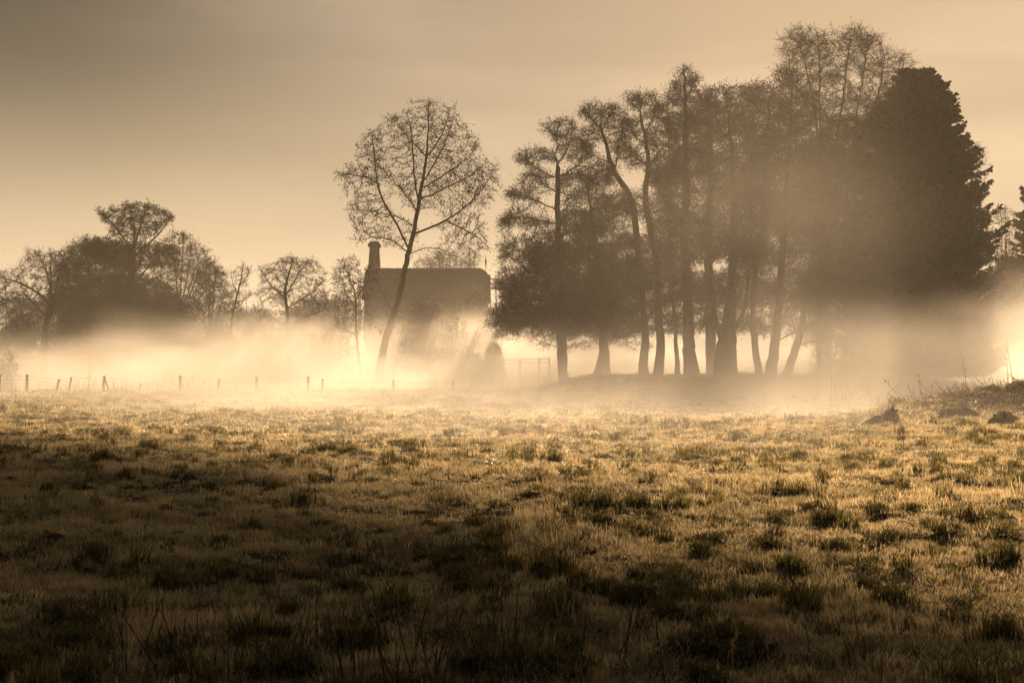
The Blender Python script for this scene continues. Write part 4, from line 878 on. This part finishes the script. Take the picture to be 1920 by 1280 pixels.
stalk('straight shorter dead stalk just left of the zigzag one', 1891, 47.5, 1.15, -.10, 503)
stalk('dead stalk with a pale forked leaf at its tip, left of the mound', 1728, 46.5, .95, -.10, 504, leaf=5)
stalk('slanting dead stalk leaning left with pale leaves near its top', 1697, 46.5, .80, -.62, 505, leaf=4)
stalk('thin dead stalk bending over, between the two leafy stalks', 1713, 46.5, .72, -.22, 506)
stalk('arching dead stalk left of the mound, right of the forked leaf stalk', 1750, 46.8, .68, -.55, 507)
stalk('dead stalk slanting right from the hollow before the mound', 1745, 46.0, .60, .52, 508)
stalk('lone slanting stick leaning right beyond the low rise', 1592, 60, 1.05, 1.0, 509, r=.014)
stalk('upright thin stalk on the low rise right of the clump', 1557, 60, 1.1, .05, 510)
stalk('leaning stalk on the low rise, nearest the slanting stick', 1583, 60, .85, .18, 511)
# loose litter of twigs and dry stems over the mound and along the ditch edge
rg = np.random.default_rng(31); A, B = [], []
for k in range(1500):
    px = rg.choice([rg.uniform(1640, 1960), rg.uniform(1760, 1960), rg.uniform(1480, 1650)], p=[.45, .42, .13]); d = rg.uniform(45, 49.5) if px > 1650 else rg.uniform(58, 63)
    g0 = ground(px, d); L = rg.gamma(2.2, .12); a = rg.normal(0, 1.0); q = np.array([math.sin(a) * L, rg.normal(0, .1), math.cos(a) * L * .9 + .03]); mid = q * .5 + [0, 0, .04]
    A += [g0, g0 + mid]; B += [g0 + mid, g0 + q]
A, B = np.array(A), np.array(B); hlf = rg.random(len(A)) < .6; tw_ = mesh_np('dry_stems', *tubes(A[hlf], B[hlf], np.full(hlf.sum(), .008), np.full(hlf.sum(), .005), 3), M['straw']); tag(tw_, kind='stuff')
tw_ = mesh_np('twigs', *tubes(A[~hlf], B[~hlf], np.full((~hlf).sum(), .010), np.full((~hlf).sum(), .006), 3), M['darkstem']); tag(tw_, kind='stuff')
# reeds and rank stems standing along the wire fence
A, B = [], []
for k in range(420):
    px = rg.uniform(-20, 1000) if rg.random() < .55 else rg.choice([215, 130, 20, 345, 165, 240]) + rg.normal(0, 16); d = rg.uniform(94.5, 98)
    g0 = ground(px, d); L = rg.gamma(3, .16) + .15; a = rg.normal(0, .35); q = np.array([math.sin(a) * L, rg.normal(0, .1), math.cos(a) * L])
    A += [g0]; B += [g0 + q]
A, B = np.array(A), np.array(B); tw_ = mesh_np('rank_grass', *tubes(A, B, np.full(len(A), .016), np.full(len(A), .006), 3), M['straw']); tag(tw_, kind='stuff')

# ------------------------------------------------------------------ meadow grass
def tuft(seed, n, h, rad, w, spread=.6):
    rg = np.random.default_rng(seed); r = rad * np.sqrt(rg.random(n)); a = rg.uniform(0, 6.283, n); hh = h * rg.uniform(.55, 1.15, n)
    B = np.stack([np.cos(a) * r, np.sin(a) * r, -.01 + 0 * r], 1); ld = rg.uniform(0, 6.283, n); lean = rg.uniform(.1, 1, n) * spread
    D = np.stack([np.cos(ld) * lean, np.sin(ld) * lean, np.ones(n)], 1) * hh[:, None]
    S = np.stack([-np.sin(ld), np.cos(ld), 0 * ld], 1) * w
    m = B + D * .55 * np.array([.7, .7, 1]); t = B + D * np.array([1.25, 1.25, .92])
    V = np.stack([B - S, B + S, m + S * .8, m - S * .8, t], 1).reshape(-1, 3); q = (np.arange(n) * 5)[:, None]
    return V, [np.concatenate([q, q + 1, q + 2, q + 3], 1), np.concatenate([q + 3, q + 2, q + 4], 1)]
def src(name, V, F_, mat):
    o = mesh_np(name, V, F_, mat); COL.objects.unlink(o); return o
def scatter(name, X, Y, scale, rotz, var, sources, zoff=0.0):
    n = len(X); me = bpy.data.meshes.new(name); me.vertices.add(n)
    me.vertices.foreach_set('co', np.stack([X, Y, H(X, Y) + zoff], 1).astype(np.float32).ravel())
    def at(nm, ty, arr, key):
        a = me.attributes.new(nm, ty, 'POINT'); a.data.foreach_set(key, arr.astype(np.float32 if ty != 'INT' else np.int32).ravel())
    at('sc', 'FLOAT_VECTOR', scale, 'vector'); at('ro', 'FLOAT_VECTOR', rotz, 'vector'); at('va', 'INT', var, 'value')
    o = bpy.data.objects.new(name, me); COL.objects.link(o)
    nt = bpy.data.node_groups.new(name, 'GeometryNodeTree')
    nt.interface.new_socket('Geometry', in_out='INPUT', socket_type='NodeSocketGeometry'); nt.interface.new_socket('Geometry', in_out='OUTPUT', socket_type='NodeSocketGeometry')
    gi = nt.nodes.new('NodeGroupInput'); go = nt.nodes.new('NodeGroupOutput'); jn = nt.nodes.new('GeometryNodeJoinGeometry')
    def na(nm, ty):
        q = nt.nodes.new('GeometryNodeInputNamedAttribute'); q.data_type = ty; q.inputs['Name'].default_value = nm; return [s for s in q.outputs if s.enabled and s.name == 'Attribute'][0]
    for k, so_ in enumerate(sources):
        oi = nt.nodes.new('GeometryNodeObjectInfo'); oi.inputs['Object'].default_value = so_; oi.inputs['As Instance'].default_value = True
        ip = nt.nodes.new('GeometryNodeInstanceOnPoints'); cmp_ = nt.nodes.new('FunctionNodeCompare'); cmp_.data_type = 'INT'; cmp_.operation = 'EQUAL'
        nt.links.new(na('va', 'INT'), [s for s in cmp_.inputs if s.enabled][0]); [s for s in cmp_.inputs if s.enabled][1].default_value = k
        nt.links.new(gi.outputs[0], ip.inputs['Points']); nt.links.new(cmp_.outputs[0], ip.inputs['Selection']); nt.links.new(oi.outputs['Geometry'], ip.inputs['Instance'])
        nt.links.new(na('ro', 'FLOAT_VECTOR'), ip.inputs['Rotation']); nt.links.new(na('sc', 'FLOAT_VECTOR'), ip.inputs['Scale']); nt.links.new(ip.outputs[0], jn.inputs[0])
    nt.links.new(jn.outputs[0], go.inputs[0]); md = o.modifiers.new('scatter', 'NODES'); md.node_group = nt
    tag(o, kind='stuff'); return o
S_ = [src('grass_tuft', *tuft(900 + k, 13, .085, .055 + .012 * k, .0048, .8), M['grass']) for k in range(5)]
S_ += [src('rank_tuft', *tuft(950 + k, 22, .11, .09, .0052, .85), M['tallgrass']) for k in range(2)]
rg = np.random.default_rng(5)
NG = 230000
ly = rg.random(NG) ** .85; Yg = 4.6 * (118 / 4.6) ** ly; Xg = rg.uniform(-1, 1, NG) * (.44 * Yg + 2.5)
bare = (np.exp(-(((Xg - 19.5) / 5.2) ** 2 + ((Yg - 47.5) / 3.0) ** 2)) > .36) & (rg.random(NG) < .86); Xg, Yg = Xg[~bare], Yg[~bare]; NG = len(Xg)
tv = tus(Xg, Yg); far = np.clip(Yg / 22, 1, 3.2)
rank = (tv > .12) & (rg.random(NG) < tv * .75)
var = np.where(rank, 5 + rg.integers(0, 2, NG), rg.integers(0, 5, NG))
s0 = rg.uniform(.65, 1.25, NG) * (1 + .25 * (vnoise(Xg, Yg, 4, 12) - .5)); sh = s0 * far ** .30 * (1 + .15 * tv) * (.45 + 1.1 * vnoise(Xg, Yg, .16, 21) ** 1.3) * (.6 + .8 * vnoise(Xg, Yg, .7, 22))
sc = np.stack([s0 * far, s0 * far, sh], 1)
ro = np.stack([rg.normal(0, .10, NG), rg.normal(0, .10, NG), rg.uniform(0, 6.283, NG)], 1)
scatter('grass', Xg, Yg, sc, ro, var, S_)

# dewdrops on the blade tips
nd = 26000; Yd = 5.0 * (60 / 5.0) ** (rg.random(nd)); Xd = rg.uniform(-1, 1, nd) * (.42 * Yd + 2); Cd = np.stack([Xd, Yd, H(Xd, Yd) + rg.uniform(.035, .085, nd)], 1)
rd = rg.uniform(.0012, .0030, nd)[:, None] * np.clip(Yd / 12, 1, 3)[:, None]
od = np.array([(1, 0, 0), (-1, 0, 0), (0, 1, 0), (0, -1, 0), (0, 0, 1), (0, 0, -1)], float)
Vd = (Cd[:, None, :] + od[None] * rd[:, None, :]).reshape(-1, 3); fo = np.array([(0, 2, 4), (2, 1, 4), (1, 3, 4), (3, 0, 4), (2, 0, 5), (1, 2, 5), (3, 1, 5), (0, 3, 5)])
Fd = (np.arange(nd)[:, None, None] * 6 + fo[None]).reshape(-1, 3)
M['dew'] = surf_mat('dew', (.85, .85, .80), (.95, .95, .92), 1, .15, spec=1.0, transl=(.6, (1, 1, 1)))
dw = mesh_np('dew', Vd, Fd, M['dew']); tag(dw, kind='stuff')

# dark dead stalks standing in the grass close to the camera
rg = np.random.default_rng(41); A, B, ra_, rb_ = [], [], [], []
for k in range(190):
    px = rg.choice([rg.normal(860, 130), rg.normal(430, 130), rg.uniform(200, 1300), rg.uniform(1500, 1900)], p=[.52, .26, .16, .06]); d = rg.uniform(6.2, 8.6)
    g0 = ground(px, d); L = rg.uniform(.16, .50) * (1.0 if rg.random() < .7 else 1.25); a = rg.normal(0, .22); n = 5; prev = g0; r0 = rg.uniform(.0025, .0045)
    for q in range(1, n + 1):
        f = q / n; c = g0 + np.array([math.sin(a) * L * f ** 1.3, rg.normal(0, .01), L * f]) + rg.normal(0, .004, 3); A.append(prev); B.append(c); ra_.append(r0 * (1.1 - .7 * (f - 1 / n))); rb_.append(r0 * (1.1 - .7 * f)); prev = c
        if rg.random() < .35 and q < n: 
            A.append(c); B.append(c + np.array([rg.uniform(-.06, .06), rg.normal(0, .02), rg.uniform(.04, .10)])); ra_.append(r0 * .5); rb_.append(r0 * .25)
ws = mesh_np('weeds', *tubes(np.array(A), np.array(B), np.array(ra_), np.array(rb_), 4), M['darkstem']); tag(ws, kind='stuff')
def dry_leaf(label, px, py, d, L, ang, seed, w=.012):
    """a withered grass leaf caught in the stalks: a curled strip with thickness"""
    rg = np.random.default_rng(seed); c = pt(px, py, d); n = 7; P = []
    for q in range(n): f = q / (n - 1) - .5; P.append(c + np.array([math.sin(ang) * L * f, .02 * math.sin(5 * f), math.cos(ang) * L * f]) + rg.normal(0, .003, 3))
    P = np.array(P); ww = w * np.sin(np.linspace(.25, 2.9, n)); parts = [tubes(P[:-1], P[1:], ww[:-1], ww[1:], 5)]
    k = 26; i_ = rg.integers(0, n - 1, k); A = P[i_]; parts.append(ribbons(A, A + rg.normal(0, .020, (k, 3)) + (P[-1] - P[0]) * .15, .0018, rg))
    foot = ground(px, d); parts.append(tubes(P[:1], np.array([[foot[0] + .01, d, foot[2] - .02]]), [.0022], [.003], 4))
    o = mesh_np('withered_leaf', *join(parts), M['deadleaf'], origin=tuple(P[0])); tag(o, label, 'dead leaf', 'withered leaves in the near grass'); return o
dry_leaf('short upright pale withered leaf left of the middle stalks', 748, 1083, 8.6, .075, .12, 1, .006)
dry_leaf('pale twisted withered leaf slanting down right among the middle stalks', 925, 1080, 8.8, .13, -.85, 2, .008)
dry_leaf('pale withered leaf leaning right, left one of the pair low on the right', 1376, 1192, 7.0, .10, .5, 3, .008)
dry_leaf('ragged pale withered leaf leaning right, right one of the pair low on the right', 1447, 1188, 7.1, .12, .55, 4, .010)
dry_leaf('pale upright withered leaf nearest the bottom edge on the right', 1570, 1245, 6.6, .13, .08, 5, .011)
dry_leaf('thin pale upright withered stem among the dark stalks at lower left', 426, 1160, 7.4, .13, .05, 6, .004)
#END
